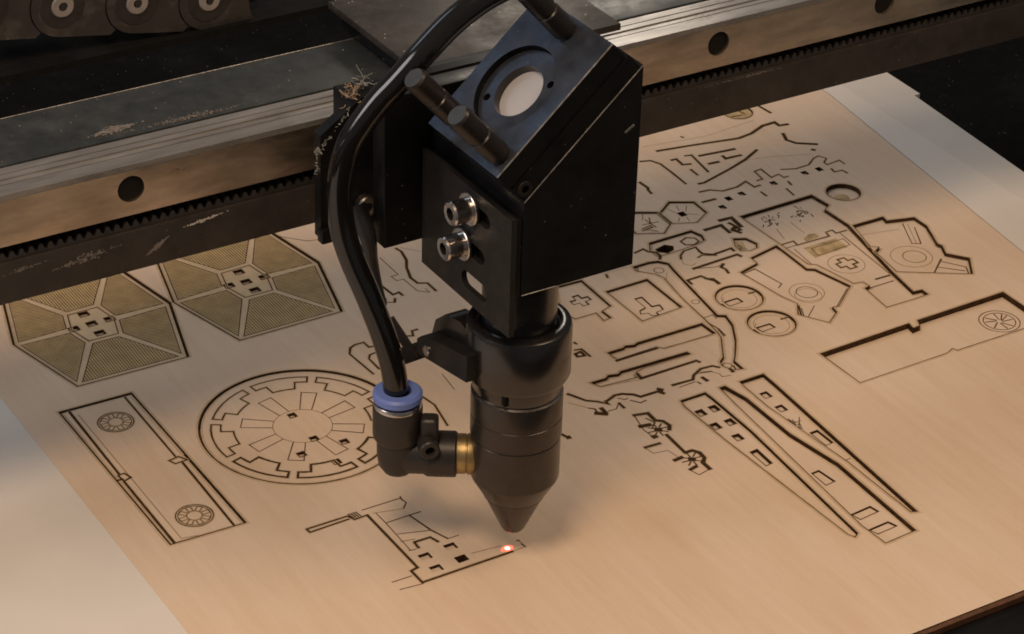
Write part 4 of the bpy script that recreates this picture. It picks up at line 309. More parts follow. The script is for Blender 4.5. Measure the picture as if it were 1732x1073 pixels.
{"kind":"wheel_disc","cat":"plywood disc","label":"large round plywood disc cut like a segmented wheel, beside the hose fitting","outline":[[8.32,78.62],[8.26,80.5],[8.07,82.37],[7.77,84.22],[7.34,86.05],[6.79,87.85],[6.13,89.61],[5.36,91.32],[4.47,92.98],[3.48,94.57],[2.38,96.1],[1.19,97.55],[-0.09,98.93],[-1.46,100.21],[-2.92,101.4],[-4.44,102.5],[-6.04,103.49],[-7.7,104.37],[-9.41,105.15],[-11.17,105.81],[-12.97,106.36],[-14.8,106.78],[-16.65,107.09],[-18.52,107.27],[-20.4,107.34],[-22.28,107.27],[-24.15,107.09],[-26.0,106.78],[-27.83,106.36],[-29.63,105.81],[-31.39,105.15],[-33.1,104.37],[-34.76,103.49],[-36.35,102.5],[-37.88,101.4],[-39.33,100.21],[-40.7,98.93],[-41.99,97.55],[-43.18,96.1],[-44.28,94.57],[-45.27,92.98],[-46.15,91.32],[-46.93,89.61],[-47.59,87.85],[-48.14,86.05],[-48.56,84.22],[-48.87,82.37],[-49.05,80.5],[-49.11,78.62],[-49.05,76.74],[-48.87,74.87],[-48.56,73.02],[-48.14,71.19],[-47.59,69.39],[-46.93,67.63],[-46.15,65.92],[-45.27,64.26],[-44.28,62.67],[-43.18,61.14],[-41.99,59.69],[-40.7,58.31],[-39.33,57.03],[-37.88,55.84],[-36.35,54.74],[-34.76,53.75],[-33.1,52.86],[-31.39,52.09],[-29.63,51.43],[-27.83,50.88],[-26.0,50.46],[-24.15,50.15],[-22.28,49.96],[-20.4,49.9],[-18.52,49.96],[-16.65,50.15],[-14.8,50.46],[-12.97,50.88],[-11.17,51.43],[-9.41,52.09],[-7.7,52.86],[-6.04,53.75],[-4.44,54.74],[-2.92,55.84],[-1.46,57.03],[-0.09,58.31],[1.19,59.69],[2.38,61.14],[3.48,62.67],[4.47,64.26],[5.36,65.92],[6.13,67.63],[6.79,69.39],[7.34,71.19],[7.77,73.02],[8.07,74.87],[8.26,76.74]],"d":0.3,"kerf":0.45,"holes":[[[-21.6,83.56],[-19.4,83.56],[-19.4,85.76],[-21.6,85.76]],[[-21.68,70.27],[-19.48,70.27],[-19.48,72.47],[-21.68,72.47]],[[-15.04,64.9],[-12.84,64.9],[-12.84,67.1],[-15.04,67.1]],[[-28.24,65.14],[-26.04,65.14],[-26.04,67.34],[-28.24,67.34]],[[-21.61,57.23],[-19.41,57.23],[-19.41,59.43],[-21.61,59.43]]],"lines":[[[[4.19,85.03],[3.32,87.75],[2.14,90.36],[0.68,92.82],[-1.05,95.09],[-3.02,97.16],[-5.21,99.0],[-6.84,96.81],[-6.39,96.46],[-5.94,96.1],[-5.5,95.73],[-5.07,95.35],[-4.65,94.95],[-4.25,94.55],[-6.47,91.9],[-5.75,91.09],[-5.07,90.25],[-4.44,89.37],[-3.86,88.45],[-3.33,87.51],[-2.86,86.53],[0.43,87.6],[0.66,87.07],[0.86,86.53],[1.06,85.99],[1.24,85.45],[1.4,84.9],[1.55,84.34],[4.19,85.03]],0.32,"char"],[[[-12.07,78.62],[-3.21,79.82],[-4.1,84.2],[-12.73,81.86]],0.2,"score"],[[[-7.54,100.54],[-10.09,101.85],[-12.76,102.86],[-15.53,103.56],[-18.36,103.95],[-21.22,104.02],[-24.07,103.77],[-23.68,101.07],[-23.11,101.14],[-22.54,101.2],[-21.96,101.25],[-21.39,101.28],[-20.81,101.3],[-20.24,101.31],[-19.94,97.85],[-18.86,97.8],[-17.78,97.68],[-16.71,97.5],[-15.66,97.27],[-14.62,96.97],[-13.59,96.62],[-12.02,99.7],[-11.49,99.48],[-10.96,99.25],[-10.44,99.0],[-9.93,98.74],[-9.42,98.47],[-8.92,98.19],[-7.54,100.54]],0.32,"char"],[[[-14.51,84.51],[-9.1,91.63],[-12.82,94.09],[-17.27,86.34]],0.2,"score"],[[[-26.81,103.21],[-29.53,102.34],[-32.14,101.16],[-34.59,99.7],[-36.87,97.97],[-38.94,96.0],[-40.78,93.81],[-38.59,92.17],[-38.24,92.63],[-37.88,93.08],[-37.51,93.52],[-37.12,93.95],[-36.73,94.36],[-36.33,94.77],[-33.67,92.55],[-32.87,93.27],[-32.03,93.95],[-31.15,94.58],[-30.23,95.16],[-29.29,95.68],[-28.31,96.16],[-29.38,99.45],[-28.85,99.67],[-28.31,99.88],[-27.77,100.07],[-27.22,100.25],[-26.67,100.42],[-26.12,100.57],[-26.81,103.21]],0.32,"char"],[[[-20.4,86.95],[-21.6,95.81],[-25.98,94.92],[-23.64,86.29]],0.2,"score"],[[[-42.32,91.48],[-43.63,88.93],[-44.64,86.26],[-45.34,83.49],[-45.73,80.65],[-45.8,77.8],[-45.55,74.95],[-42.85,75.34],[-42.92,75.91],[-42.98,76.48],[-43.03,77.06],[-43.06,77.63],[-43.08,78.2],[-43.08,78.78],[-39.63,79.08],[-39.58,80.16],[-39.46,81.24],[-39.28,82.3],[-39.04,83.36],[-38.75,84.4],[-38.39,85.43],[-41.48,87.0],[-41.26,87.53],[-41.03,88.06],[-40.78,88.58],[-40.52,89.09],[-40.25,89.6],[-39.97,90.1],[-42.32,91.48]],0.32,"char"],[[[-26.29,84.51],[-33.4,89.92],[-35.87,86.2],[-28.12,81.75]],0.2,"score"],[[[-44.99,72.21],[-44.11,69.49],[-42.94,66.88],[-41.48,64.42],[-39.75,62.15],[-37.78,60.08],[-35.58,58.24],[-33.95,60.43],[-34.41,60.78],[-34.86,61.14],[-35.3,61.51],[-35.72,61.89],[-36.14,62.29],[-36.55,62.69],[-34.32,65.34],[-35.05,66.15],[-35.73,66.99],[-36.36,67.87],[-36.94,68.79],[-37.46,69.73],[-37.94,70.71],[-41.23,69.64],[-41.45,70.17],[-41.66,70.71],[-41.85,71.25],[-42.03,71.79],[-42.2,72.34],[-42.35,72.9],[-44.99,72.21]],0.5,"char"],[[[-28.73,78.62],[-37.59,77.41],[-36.7,73.04],[-28.07,75.38]],0.2,"score"],[[[-33.25,56.7],[-30.71,55.39],[-28.04,54.38],[-25.27,53.68],[-22.43,53.29],[-19.57,53.22],[-16.73,53.47],[-17.12,56.17],[-17.69,56.1],[-18.26,56.03],[-18.83,55.99],[-19.41,55.96],[-19.98,55.94],[-20.56,55.93],[-20.86,59.39],[-21.94,59.44],[-23.01,59.56],[-24.08,59.74],[-25.14,59.97],[-26.18,60.27],[-27.2,60.62],[-28.78,57.54],[-29.31,57.76],[-29.84,57.99],[-30.36,58.24],[-30.87,58.49],[-31.38,58.77],[-31.87,59.05],[-33.25,56.7]],0.5,"char"],[[[-26.29,72.73],[-31.7,65.61],[-27.98,63.15],[-23.53,70.9]],0.2,"score"],[[[-13.99,54.03],[-11.27,54.9],[-8.66,56.08],[-6.2,57.54],[-3.92,59.27],[-1.85,61.24],[-0.02,63.43],[-2.21,65.06],[-2.56,64.61],[-2.92,64.16],[-3.29,63.72],[-3.67,63.29],[-4.06,62.88],[-4.47,62.47],[-7.12,64.69],[-7.93,63.97],[-8.77,63.29],[-9.65,62.66],[-10.57,62.08],[-11.51,61.56],[-12.49,61.08],[-11.42,57.79],[-11.95,57.57],[-12.48,57.36],[-13.03,57.17],[-13.57,56.99],[-14.12,56.82],[-14.68,56.67],[-13.99,54.03]],0.5,"char"],[[[-20.4,70.29],[-19.19,61.43],[-14.81,62.32],[-17.16,70.95]],0.2,"score"],[[[1.52,65.76],[2.83,68.31],[3.84,70.98],[4.55,73.75],[4.93,76.59],[5.0,79.44],[4.75,82.29],[2.05,81.9],[2.13,81.33],[2.19,80.76],[2.23,80.18],[2.27,79.61],[2.28,79.04],[2.29,78.46],[-1.16,78.16],[-1.22,77.08],[-1.34,76.0],[-1.51,74.94],[-1.75,73.88],[-2.05,72.84],[-2.4,71.81],[0.68,70.24],[0.46,69.71],[0.23,69.18],[-0.01,68.66],[-0.27,68.15],[-0.54,67.64],[-0.83,67.14],[1.52,65.76]],0.32,"char"],[[[-14.51,72.73],[-7.39,67.32],[-4.92,71.04],[-12.68,75.49]],0.2,"score"],[[[-12.07,78.62],[-12.17,79.92],[-12.48,81.19],[-12.98,82.4],[-13.66,83.51],[-14.51,84.51],[-15.5,85.36],[-16.62,86.04],[-17.82,86.54],[-19.1,86.84],[-20.4,86.95],[-21.7,86.84],[-22.97,86.54],[-24.18,86.04],[-25.29,85.36],[-26.29,84.51],[-27.14,83.51],[-27.82,82.4],[-28.32,81.19],[-28.62,79.92],[-28.73,78.62],[-28.62,77.32],[-28.32,76.05],[-27.82,74.84],[-27.14,73.72],[-26.29,72.73],[-25.29,71.88],[-24.18,71.2],[-22.97,70.7],[-21.7,70.39],[-20.4,70.29],[-19.1,70.39],[-17.82,70.7],[-16.62,71.2],[-15.5,71.88],[-14.51,72.73],[-13.66,73.72],[-12.98,74.84],[-12.48,76.05],[-12.17,77.32],[-12.07,78.62]],0.16,"faint"]],"fills":[],"group":None,"plug":0.8},
{"kind":"rectangular_panel","cat":"plywood panel","label":"long rectangular plywood panel sunk low in its hole at the right edge","outline":[[129.61,38.32],[163.39,39.14],[162.85,36.3],[165.66,36.58],[166.94,39.28],[200.72,39.66],[200.72,20.08],[166.43,20.17],[165.86,21.76],[162.91,20.48],[130.1,20.08]],"d":1.55,"kerf":0.3,"holes":[],"lines":[[[[196.34,28.69],[196.22,29.9],[195.87,31.06],[195.3,32.13],[194.52,33.07],[193.58,33.85],[192.51,34.42],[191.35,34.77],[190.14,34.89],[188.93,34.77],[187.77,34.42],[186.7,33.85],[185.76,33.07],[184.98,32.13],[184.41,31.06],[184.06,29.9],[183.94,28.69],[184.06,27.48],[184.41,26.32],[184.98,25.25],[185.76,24.31],[186.7,23.53],[187.77,22.96],[188.93,22.61],[190.14,22.49],[191.35,22.61],[192.51,22.96],[193.58,23.53],[194.52,24.31],[195.3,25.25],[195.87,26.32],[196.22,27.48],[196.34,28.69]],0.2,"score"],[[[195.04,28.69],[194.95,29.65],[194.67,30.57],[194.21,31.41],[193.6,32.15],[192.86,32.76],[192.02,33.22],[191.1,33.5],[190.14,33.59],[189.18,33.5],[188.26,33.22],[187.42,32.76],[186.68,32.15],[186.07,31.41],[185.61,30.57],[185.33,29.65],[185.24,28.69],[185.33,27.73],[185.61,26.81],[186.07,25.97],[186.68,25.23],[187.42,24.62],[188.26,24.16],[189.18,23.88],[190.14,23.79],[191.1,23.88],[192.02,24.16],[192.86,24.62],[193.6,25.23],[194.21,25.97],[194.67,26.81],[194.95,27.73],[195.04,28.69]],0.2,"score"],[[[191.14,28.69],[194.27,30.2]],0.25,"score"],[[[189.4,29.37],[186.07,30.37]],0.25,"score"],[[[190.23,27.69],[192.0,24.7]],0.25,"score"],[[[190.75,29.48],[191.46,32.89]],0.25,"score"],[[[189.16,28.52],[186.33,26.48]],0.25,"score"],[[[190.98,28.15],[194.44,27.75]],0.25,"score"],[[[189.88,29.66],[187.61,32.29]],0.25,"score"],[[[189.68,27.8],[189.58,24.33]],0.25,"score"],[[[191.08,29.03],[193.5,31.53]],0.25,"score"],[[[129.63,36.42],[131.78,20.37],[137.51,20.25]],0.25,"faint"]],"fills":[],"group":None,"plug":1.0},
{"kind":"small_disc","cat":"plywood disc","label":"small plywood disc sunk deepest, beside the notched body panel","outline":[[202.89,115.06],[202.82,115.94],[202.62,116.79],[202.28,117.6],[201.82,118.35],[201.25,119.02],[200.58,119.59],[199.83,120.05],[199.02,120.39],[198.17,120.59],[197.29,120.66],[196.41,120.59],[195.56,120.39],[194.75,120.05],[194.0,119.59],[193.33,119.02],[192.76,118.35],[192.3,117.6],[191.96,116.79],[191.76,115.94],[191.69,115.06],[191.76,114.18],[191.96,113.33],[192.3,112.52],[192.76,111.77],[193.33,111.1],[194.0,110.53],[194.75,110.07],[195.56,109.73],[196.41,109.53],[197.29,109.46],[198.17,109.53],[199.02,109.73],[199.83,110.07],[200.58,110.53],[201.25,111.1],[201.82,111.77],[202.28,112.52],[202.62,113.33],[202.82,114.18]],"d":1.35,"kerf":0.25,"holes":[],"lines":[[[[192.35,114.27],[193.85,111.96],[196.96,111.75],[198.03,110.17]],0.3,"score"]],"fills":[[[198.73,114.07],[198.47,115.2],[197.75,116.1],[196.71,116.6],[195.55,116.6],[194.51,116.1],[193.79,115.2],[193.53,114.07],[193.79,112.94],[194.51,112.04],[195.55,111.54],[196.71,111.54],[197.75,112.04],[198.47,112.94]]],"group":None,"plug":1.0},
{"kind":"notched_body_panel","cat":"plywood panel","label":"tallest notched plywood panel with stained marks and a cross outline","outline":[[157.83,117.96],[186.9,118.52],[187.74,110.38],[184.72,108.53],[185.12,96.73],[178.54,65.71],[176.57,53.26],[179.7,52.9],[179.62,49.94],[174.36,49.86],[163.68,49.97],[164.87,62.17],[167.12,62.58],[166.82,65.64],[163.68,66.26],[160.64,81.19],[158.61,82.59],[158.44,91.65],[158.52,95.93]],"d":0.9,"kerf":0.3,"holes":[],"lines":[[[[159.11,97.78],[164.24,97.87],[163.81,95.2],[176.2,94.96],[176.84,97.56],[179.43,97.62],[179.35,95.45],[183.38,95.31]],0.35,"char"],[[[159.62,95.32],[165.02,95.25]],0.25,"score"],[[[173.78,77.02],[173.78,79.62],[171.78,79.62],[171.78,81.62],[169.18,81.62],[169.18,79.62],[167.18,79.62],[167.18,77.02],[169.18,77.02],[169.18,75.02],[171.78,75.02],[171.78,77.02],[173.78,77.02]],0.35,"char"],[[[175.88,78.12],[175.79,79.13],[175.53,80.1],[175.1,81.02],[174.52,81.85],[173.81,82.56],[172.98,83.14],[172.06,83.57],[171.09,83.83],[170.08,83.92],[169.07,83.83],[168.1,83.57],[167.18,83.14],[166.35,82.56],[165.64,81.85],[165.06,81.02],[164.63,80.1],[164.37,79.13],[164.28,78.12],[164.37,77.11],[164.63,76.14],[165.06,75.22],[165.64,74.39],[166.35,73.68],[167.18,73.1],[168.1,72.67],[169.07,72.41],[170.08,72.32],[171.09,72.41],[172.06,72.67],[172.98,73.1],[173.81,73.68],[174.52,74.39],[175.1,75.22],[175.53,76.14],[175.79,77.11],[175.88,78.12]],0.15,"faint"],[[[172.23,66.12],[177.57,65.97]],0.5,"char"],[[[167.62,62.72],[176.38,62.72]],0.3,"score"],[[[162.93,52.39],[164.21,49.68]],0.4,"char"],[[[165.41,61.88],[162.77,53.16]],0.18,"score"],[[[170.83,108.29],[170.41,100.35]],0.15,"faint"],[[[180.46,94.84],[178.11,66.65]],0.2,"score"],[[[161.44,93.6],[160.3,82.79],[161.64,76.42],[163.3,68.55]],0.18,"score"],[[[164.16,106.74],[162.51,100.28]],0.2,"faint"],[[[184.71,96.21],[178.27,64.88]],0.3,"char"],[[[166.29,91.23],[179.07,91.48],[178.64,87.34],[165.52,86.61],[166.29,91.23]],0.2,"score"],[[[163.88,109.86],[163.29,109.51]],0.22,"score"],[[[165.33,112.68],[163.66,112.08]],0.22,"score"],[[[164.36,110.84],[165.15,110.22]],0.22,"score"],[[[167.28,113.33],[168.03,113.88]],0.22,"score"],[[[165.57,115.55],[165.0,114.69]],0.22,"score"],[[[165.51,112.72],[165.65,112.02]],0.22,"score"],[[[164.93,111.71],[165.48,111.2]],0.22,"score"],[[[167.36,115.79],[166.8,114.28]],0.22,"score"],[[[162.19,111.14],[161.13,109.87]],0.22,"score"],[[[166.12,112.37],[165.84,113.24]],0.22,"score"],[[[166.9,111.74],[167.35,111.92]],0.22,"score"],[[[164.16,112.8],[163.58,112.52]],0.22,"score"],[[[164.38,115.2],[163.75,113.7]],0.22,"score"],[[[170.72,114.9],[171.52,115.39]],0.22,"score"],[[[169.88,114.34],[170.32,113.55]],0.22,"score"],[[[165.97,113.31],[166.27,112.58]],0.22,"score"],[[[164.78,111.51],[164.34,109.7]],0.22,"score"],[[[166.02,109.41],[166.36,110.18]],0.22,"score"],[[[162.69,109.57],[164.06,110.15]],0.22,"score"],[[[165.29,112.56],[165.85,112.56]],0.22,"score"],[[[170.29,113.94],[169.19,112.43]],0.22,"score"],[[[164.67,111.52],[165.58,112.41]],0.22,"score"],[[[164.52,110.18],[165.21,110.74]],0.22,"score"],[[[167.05,109.84],[165.7,108.64]],0.22,"score"],[[[167.02,112.54],[166.76,112.31]],0.22,"score"],[[[165.62,114.44],[165.34,113.85]],0.22,"score"],[[[179.02,111.33],[178.3,110.62]],0.22,"score"],[[[176.08,109.85],[176.74,109.11]],0.22,"score"],[[[176.96,111.52],[176.49,111.18]],0.22,"score"],[[[178.56,110.11],[179.49,110.9]],0.22,"score"],[[[177.14,113.26],[177.59,113.25]],0.22,"score"],[[[178.57,114.36],[178.39,115.76]],0.22,"score"],[[[178.61,116.1],[178.08,116.24]],0.22,"score"],[[[176.79,112.67],[176.74,113.08]],0.22,"score"],[[[174.68,110.28],[174.39,110.57]],0.22,"score"],[[[177.42,111.72],[176.93,110.83]],0.22,"score"],[[[175.91,110.39],[176.8,110.55]],0.22,"score"],[[[176.32,109.37],[177.28,109.98]],0.22,"score"],[[[175.55,110.22],[176.11,109.83]],0.22,"score"],[[[178.16,111.91],[177.42,111.47]],0.22,"score"],[[[179.04,112.03],[179.11,113.07]],0.22,"score"],[[[176.44,111.98],[176.18,110.59]],0.22,"score"],[[[176.54,109.85],[176.66,108.97]],0.22,"score"],[[[178.59,112.61],[178.16,113.3]],0.22,"score"],[[[178.34,112.51],[178.06,112.66]],0.22,"score"],[[[175.32,111.1],[176.59,111.36]],0.22,"score"],[[[179.97,109.59],[179.55,107.75]],0.22,"score"],[[[173.03,111.18],[174.18,111.26]],0.22,"score"],[[[179.47,114.66],[179.57,114.23]],0.22,"score"],[[[175.66,109.97],[175.84,111.14]],0.22,"score"],[[[176.77,112.57],[178.05,113.22]],0.22,"score"],[[[179.79,111.99],[179.62,110.33]],0.22,"score"],[[[179.4,111.95],[177.88,111.58]],0.22,"score"],[[[176.62,109.79],[176.7,109.36]],0.22,"score"],[[[173.0,110.63],[173.34,110.71]],0.22,"score"],[[[174.49,107.96],[173.75,107.05]],0.22,"score"]],"fills":[[[164.31,92.75],[177.36,92.86],[177.13,86.42],[163.78,85.85]],[[167.79,97.38],[171.14,99.22],[173.2,98.82],[173.42,96.49],[171.4,95.4],[167.69,95.68]]],"group":None,"plug":1.0},
{"kind":"wing_panel","cat":"plywood panel","label":"stepped plywood wing panel with a ringed circle, right of the notched body","outline":[[186.22,95.68],[198.25,95.52],[197.61,92.87],[206.88,90.34],[206.9,84.04],[202.39,73.28],[202.9,71.55],[200.73,66.97],[205.35,61.13],[199.82,53.01],[190.08,59.08],[179.94,65.5],[181.91,78.89],[184.87,80.44],[182.62,82.11]],"d":0.9,"kerf":0.3,"holes":[],"lines":[[[[195.52,71.43],[195.46,72.07],[195.3,72.7],[195.02,73.28],[194.65,73.81],[194.2,74.26],[193.67,74.63],[193.09,74.91],[192.46,75.07],[191.82,75.13],[191.18,75.07],[190.55,74.91],[189.97,74.63],[189.44,74.26],[188.99,73.81],[188.62,73.28],[188.34,72.7],[188.18,72.07],[188.12,71.43],[188.18,70.79],[188.34,70.16],[188.62,69.58],[188.99,69.05],[189.44,68.6],[189.97,68.23],[190.55,67.95],[191.18,67.79],[191.82,67.73],[192.46,67.79],[193.09,67.95],[193.67,68.23],[194.2,68.6],[194.65,69.05],[195.02,69.58],[195.3,70.16],[195.46,70.79],[195.52,71.43]],0.16,"score"],[[[197.59,71.89],[197.49,73.04],[197.19,74.15],[196.71,75.19],[196.05,76.13],[195.23,76.95],[194.29,77.61],[193.25,78.09],[192.14,78.39],[190.99,78.49],[189.84,78.39],[188.73,78.09],[187.69,77.61],[186.75,76.95],[185.93,76.13],[185.27,75.19],[184.79,74.15],[184.49,73.04],[184.39,71.89],[184.49,70.74],[184.79,69.63],[185.27,68.59],[185.93,67.65],[186.75,66.83],[187.69,66.17],[188.73,65.69],[189.84,65.39],[190.99,65.29],[192.14,65.39],[193.25,65.69],[194.29,66.17],[195.23,66.83],[196.05,67.65],[196.71,68.59],[197.19,69.63],[197.49,70.74],[197.59,71.89]],0.16,"faint"],[[[202.07,90.13],[196.44,78.43]],0.2,"score"],[[[203.94,86.41],[199.0,77.03],[196.33,78.5]],0.25,"score"],[[[203.23,89.04],[197.89,77.93]],0.15,"faint"],[[[196.93,65.48],[201.92,58.47],[199.51,54.17]],0.25,"score"],[[[193.7,63.0],[200.03,56.69]],0.25,"score"],[[[198.29,66.16],[190.76,60.38],[190.94,59.16]],0.35,"score"],[[[185.25,90.74],[198.9,87.69]],0.12,"faint"],[[[205.76,82.14],[201.95,72.06]],0.15,"faint"]],"fills":[],"group":None,"plug":1.0},
{"kind":"wing_panel","cat":"plywood panel","label":"stepped plywood wing panel with ringed circle, left of the notched body","outline":[[145.09,94.42],[156.75,96.9],[156.63,90.78],[156.27,80.5],[158.4,79.05],[161.74,65.55],[151.16,57.56],[149.1,58.03],[148.47,55.05],[142.83,51.3],[137.39,59.58],[141.13,64.98],[139.36,71.07],[136.96,88.62],[144.85,90.73]],"d":0.55,"kerf":0.25,"holes":[],"lines":[[[[151.58,69.69],[151.53,70.26],[151.38,70.82],[151.14,71.34],[150.81,71.81],[150.4,72.22],[149.93,72.55],[149.41,72.79],[148.85,72.94],[148.28,72.99],[147.71,72.94],[147.15,72.79],[146.63,72.55],[146.16,72.22],[145.75,71.81],[145.42,71.34],[145.18,70.82],[145.03,70.26],[144.98,69.69],[145.03,69.12],[145.18,68.56],[145.42,68.04],[145.75,67.57],[146.16,67.16],[146.63,66.83],[147.15,66.59],[147.71,66.44],[148.28,66.39],[148.85,66.44],[149.41,66.59],[149.93,66.83],[150.4,67.16],[150.81,67.57],[151.14,68.04],[151.38,68.56],[151.53,69.12],[151.58,69.69]],0.18,"score"],[[[153.68,69.69],[153.6,70.63],[153.35,71.54],[152.96,72.39],[152.42,73.16],[151.75,73.83],[150.98,74.37],[150.13,74.76],[149.22,75.01],[148.28,75.09],[147.34,75.01],[146.43,74.76],[145.58,74.37],[144.81,73.83],[144.14,73.16],[143.6,72.39],[143.21,71.54],[142.96,70.63],[142.88,69.69],[142.96,68.75],[143.21,67.84],[143.6,66.99],[144.14,66.22],[144.81,65.55],[145.58,65.01],[146.43,64.62],[147.34,64.37],[148.28,64.29],[149.22,64.37],[150.13,64.62],[150.98,65.01],[151.75,65.55],[152.42,66.22],[152.96,66.99],[153.35,67.84],[153.6,68.75],[153.68,69.69]],0.16,"faint"],[[[151.6,67.72],[151.54,68.45],[151.35,69.16],[151.04,69.82],[150.62,70.42],[150.1,70.94],[149.5,71.36],[148.84,71.67],[148.13,71.86],[147.4,71.92],[146.67,71.86],[145.96,71.67],[145.3,71.36],[144.7,70.94],[144.18,70.42],[143.76,69.82],[143.45,69.16],[143.26,68.45],[143.2,67.72],[143.26,66.99],[143.45,66.28],[143.76,65.62],[144.18,65.02],[144.7,64.5],[145.3,64.08],[145.96,63.77],[146.67,63.58],[147.4,63.52],[148.13,63.58],[148.84,63.77],[149.5,64.08],[150.1,64.5],[150.62,65.02],[151.04,65.62],[151.35,66.28],[151.54,66.99],[151.6,67.72]],0.13,"faint"],[[[136.71,88.06],[142.67,88.97],[144.51,77.52],[142.26,76.01]],0.25,"score"],[[[137.43,86.97],[139.4,76.22],[140.11,69.04]],0.15,"faint"],[[[141.16,64.42],[138.42,59.27]],0.45,"char"],[[[145.4,62.08],[138.95,57.0]],0.2,"score"],[[[160.41,65.32],[150.52,57.91]],0.2,"score"],[[[158.48,93.78],[157.68,90.63]],0.4,"char"],[[[139.48,62.67],[140.89,62.56],[138.51,57.9]],0.2,"score"],[[[156.31,97.14],[156.96,91.74],[157.33,80.9]],0.3,"score"]],"fills":[],"group":None,"plug":1.0},
{"kind":"blade_panel","cat":"plywood blade","label":"long tapering plywood blade with five square slots, nearest the nozzle","outline":[[79.17,37.4],[87.66,37.49],[87.86,34.16],[87.63,15.0],[83.5,-38.65],[81.81,-39.58],[80.91,-37.82],[78.59,15.17],[78.35,34.39]],"d":0.45,"kerf":0.4,"holes":[[[79.74,28.43],[82.14,28.43],[82.14,31.43],[79.74,31.43]],[[84.36,28.44],[86.76,28.44],[86.76,31.44],[84.36,31.44]],[[79.44,20.78],[81.84,20.78],[81.84,23.78],[79.44,23.78]],[[84.26,20.5],[86.66,20.5],[86.66,23.5],[84.26,23.5]],[[81.63,13.11],[84.03,13.11],[84.03,16.11],[81.63,16.11]],[[81.4,6.98],[84.09,7.26],[83.68,-0.42],[81.32,-0.72]]],"lines":[],"fills":[],"group":None,"plug":0.9},
{"kind":"blade_panel","cat":"plywood blade","label":"middle plywood blade, widest at its front end with two crosswise slots","outline":[[92.81,37.56],[94.68,37.55],[96.37,29.43],[96.28,8.49],[99.03,-10.08],[97.79,-45.06],[87.23,-45.73],[86.66,-36.67],[87.65,-23.82],[90.62,12.21],[91.85,27.88]],"d":1.0,"kerf":0.3,"holes":[[[90.66,-9.04],[93.27,-8.88],[94.01,-15.31],[90.6,-15.66]],[[88.18,-29.91],[95.01,-29.37],[95.59,-32.4],[88.89,-32.99]],[[87.93,-37.76],[94.81,-37.33],[95.71,-40.11],[88.84,-40.53]]],"lines":[],"fills":[],"group":None,"plug":0.4},
{"kind":"blade_panel","cat":"plywood blade","label":"narrow pointed plywood blade farthest from the nozzle, stained by its slots","outline":[[99.72,37.42],[108.23,37.47],[108.04,31.31],[103.63,-38.58],[102.02,-37.8],[101.96,-10.64],[100.29,9.34],[99.2,22.77],[99.46,33.71]],"d":0.9,"kerf":0.3,"holes":[[[101.9,27.54],[104.3,27.54],[104.3,30.54],[101.9,30.54]],[[101.55,19.73],[103.95,19.73],[103.95,22.73],[101.55,22.73]],[[102.27,7.11],[105.02,7.27],[105.06,-0.03],[102.39,-0.2]]],"lines":[[[[102.08,15.02],[100.51,10.53]],0.18,"score"],[[[99.21,12.4],[101.93,9.8]],0.18,"score"],[[[104.5,15.02],[100.71,10.16]],0.18,"score"],[[[100.71,15.25],[100.42,12.22]],0.18,"score"],[[[101.3,13.49],[103.82,13.3]],0.18,"score"],[[[101.27,15.97],[101.27,14.35]],0.18,"score"],[[[101.86,10.48],[99.84,12.69]],0.18,"score"],[[[101.51,14.5],[100.36,11.58]],0.18,"score"],[[[102.31,13.72],[100.73,13.17]],0.18,"score"],[[[99.92,13.68],[102.47,11.91]],0.18,"score"],[[[101.17,15.66],[100.57,11.7]],0.18,"score"],[[[102.95,13.23],[102.05,10.77]],0.18,"score"],[[[99.81,-1.93],[100.93,-8.71],[104.38,-8.6]],0.2,"score"]],"fills":[],"group":None,"plug":0.6},
{"kind":"square_panel","cat":"plywood panel","label":"square plywood panel with a T-shaped slot right of the lens tube","outline":[[94.01,99.0],[109.13,99.17],[109.03,80.25],[94.07,79.28]],"d":0.55,"kerf":0.2,"holes":[[[99.75,91.94],[102.3,91.79],[101.89,85.75],[104.46,85.37],[103.98,82.52],[101.08,82.06],[101.03,80.33],[98.74,81.09],[98.58,82.92],[96.32,83.46],[97.24,85.42],[99.66,85.94]]],"lines":[],"fills":[],"group":None,"plug":0.25},
{"kind":"cross_panel","cat":"plywood panel","label":"small plywood panel with a cross slot, half behind the lens tube","outline":[[82.1,108.74],[91.09,108.37],[90.56,91.18],[86.65,90.03],[86.87,85.3],[84.1,85.1],[84.51,89.98],[77.09,89.99],[75.34,96.29]],"d":0.45,"kerf":0.2,"holes":[[[87.92,97.78],[87.92,99.98],[85.82,99.98],[85.82,102.08],[83.62,102.08],[83.62,99.98],[81.52,99.98],[81.52,97.78],[83.62,97.78],[83.62,95.68],[85.82,95.68],[85.82,97.78]]],"lines":[],"fills":[],"group":None,"plug":0.25},
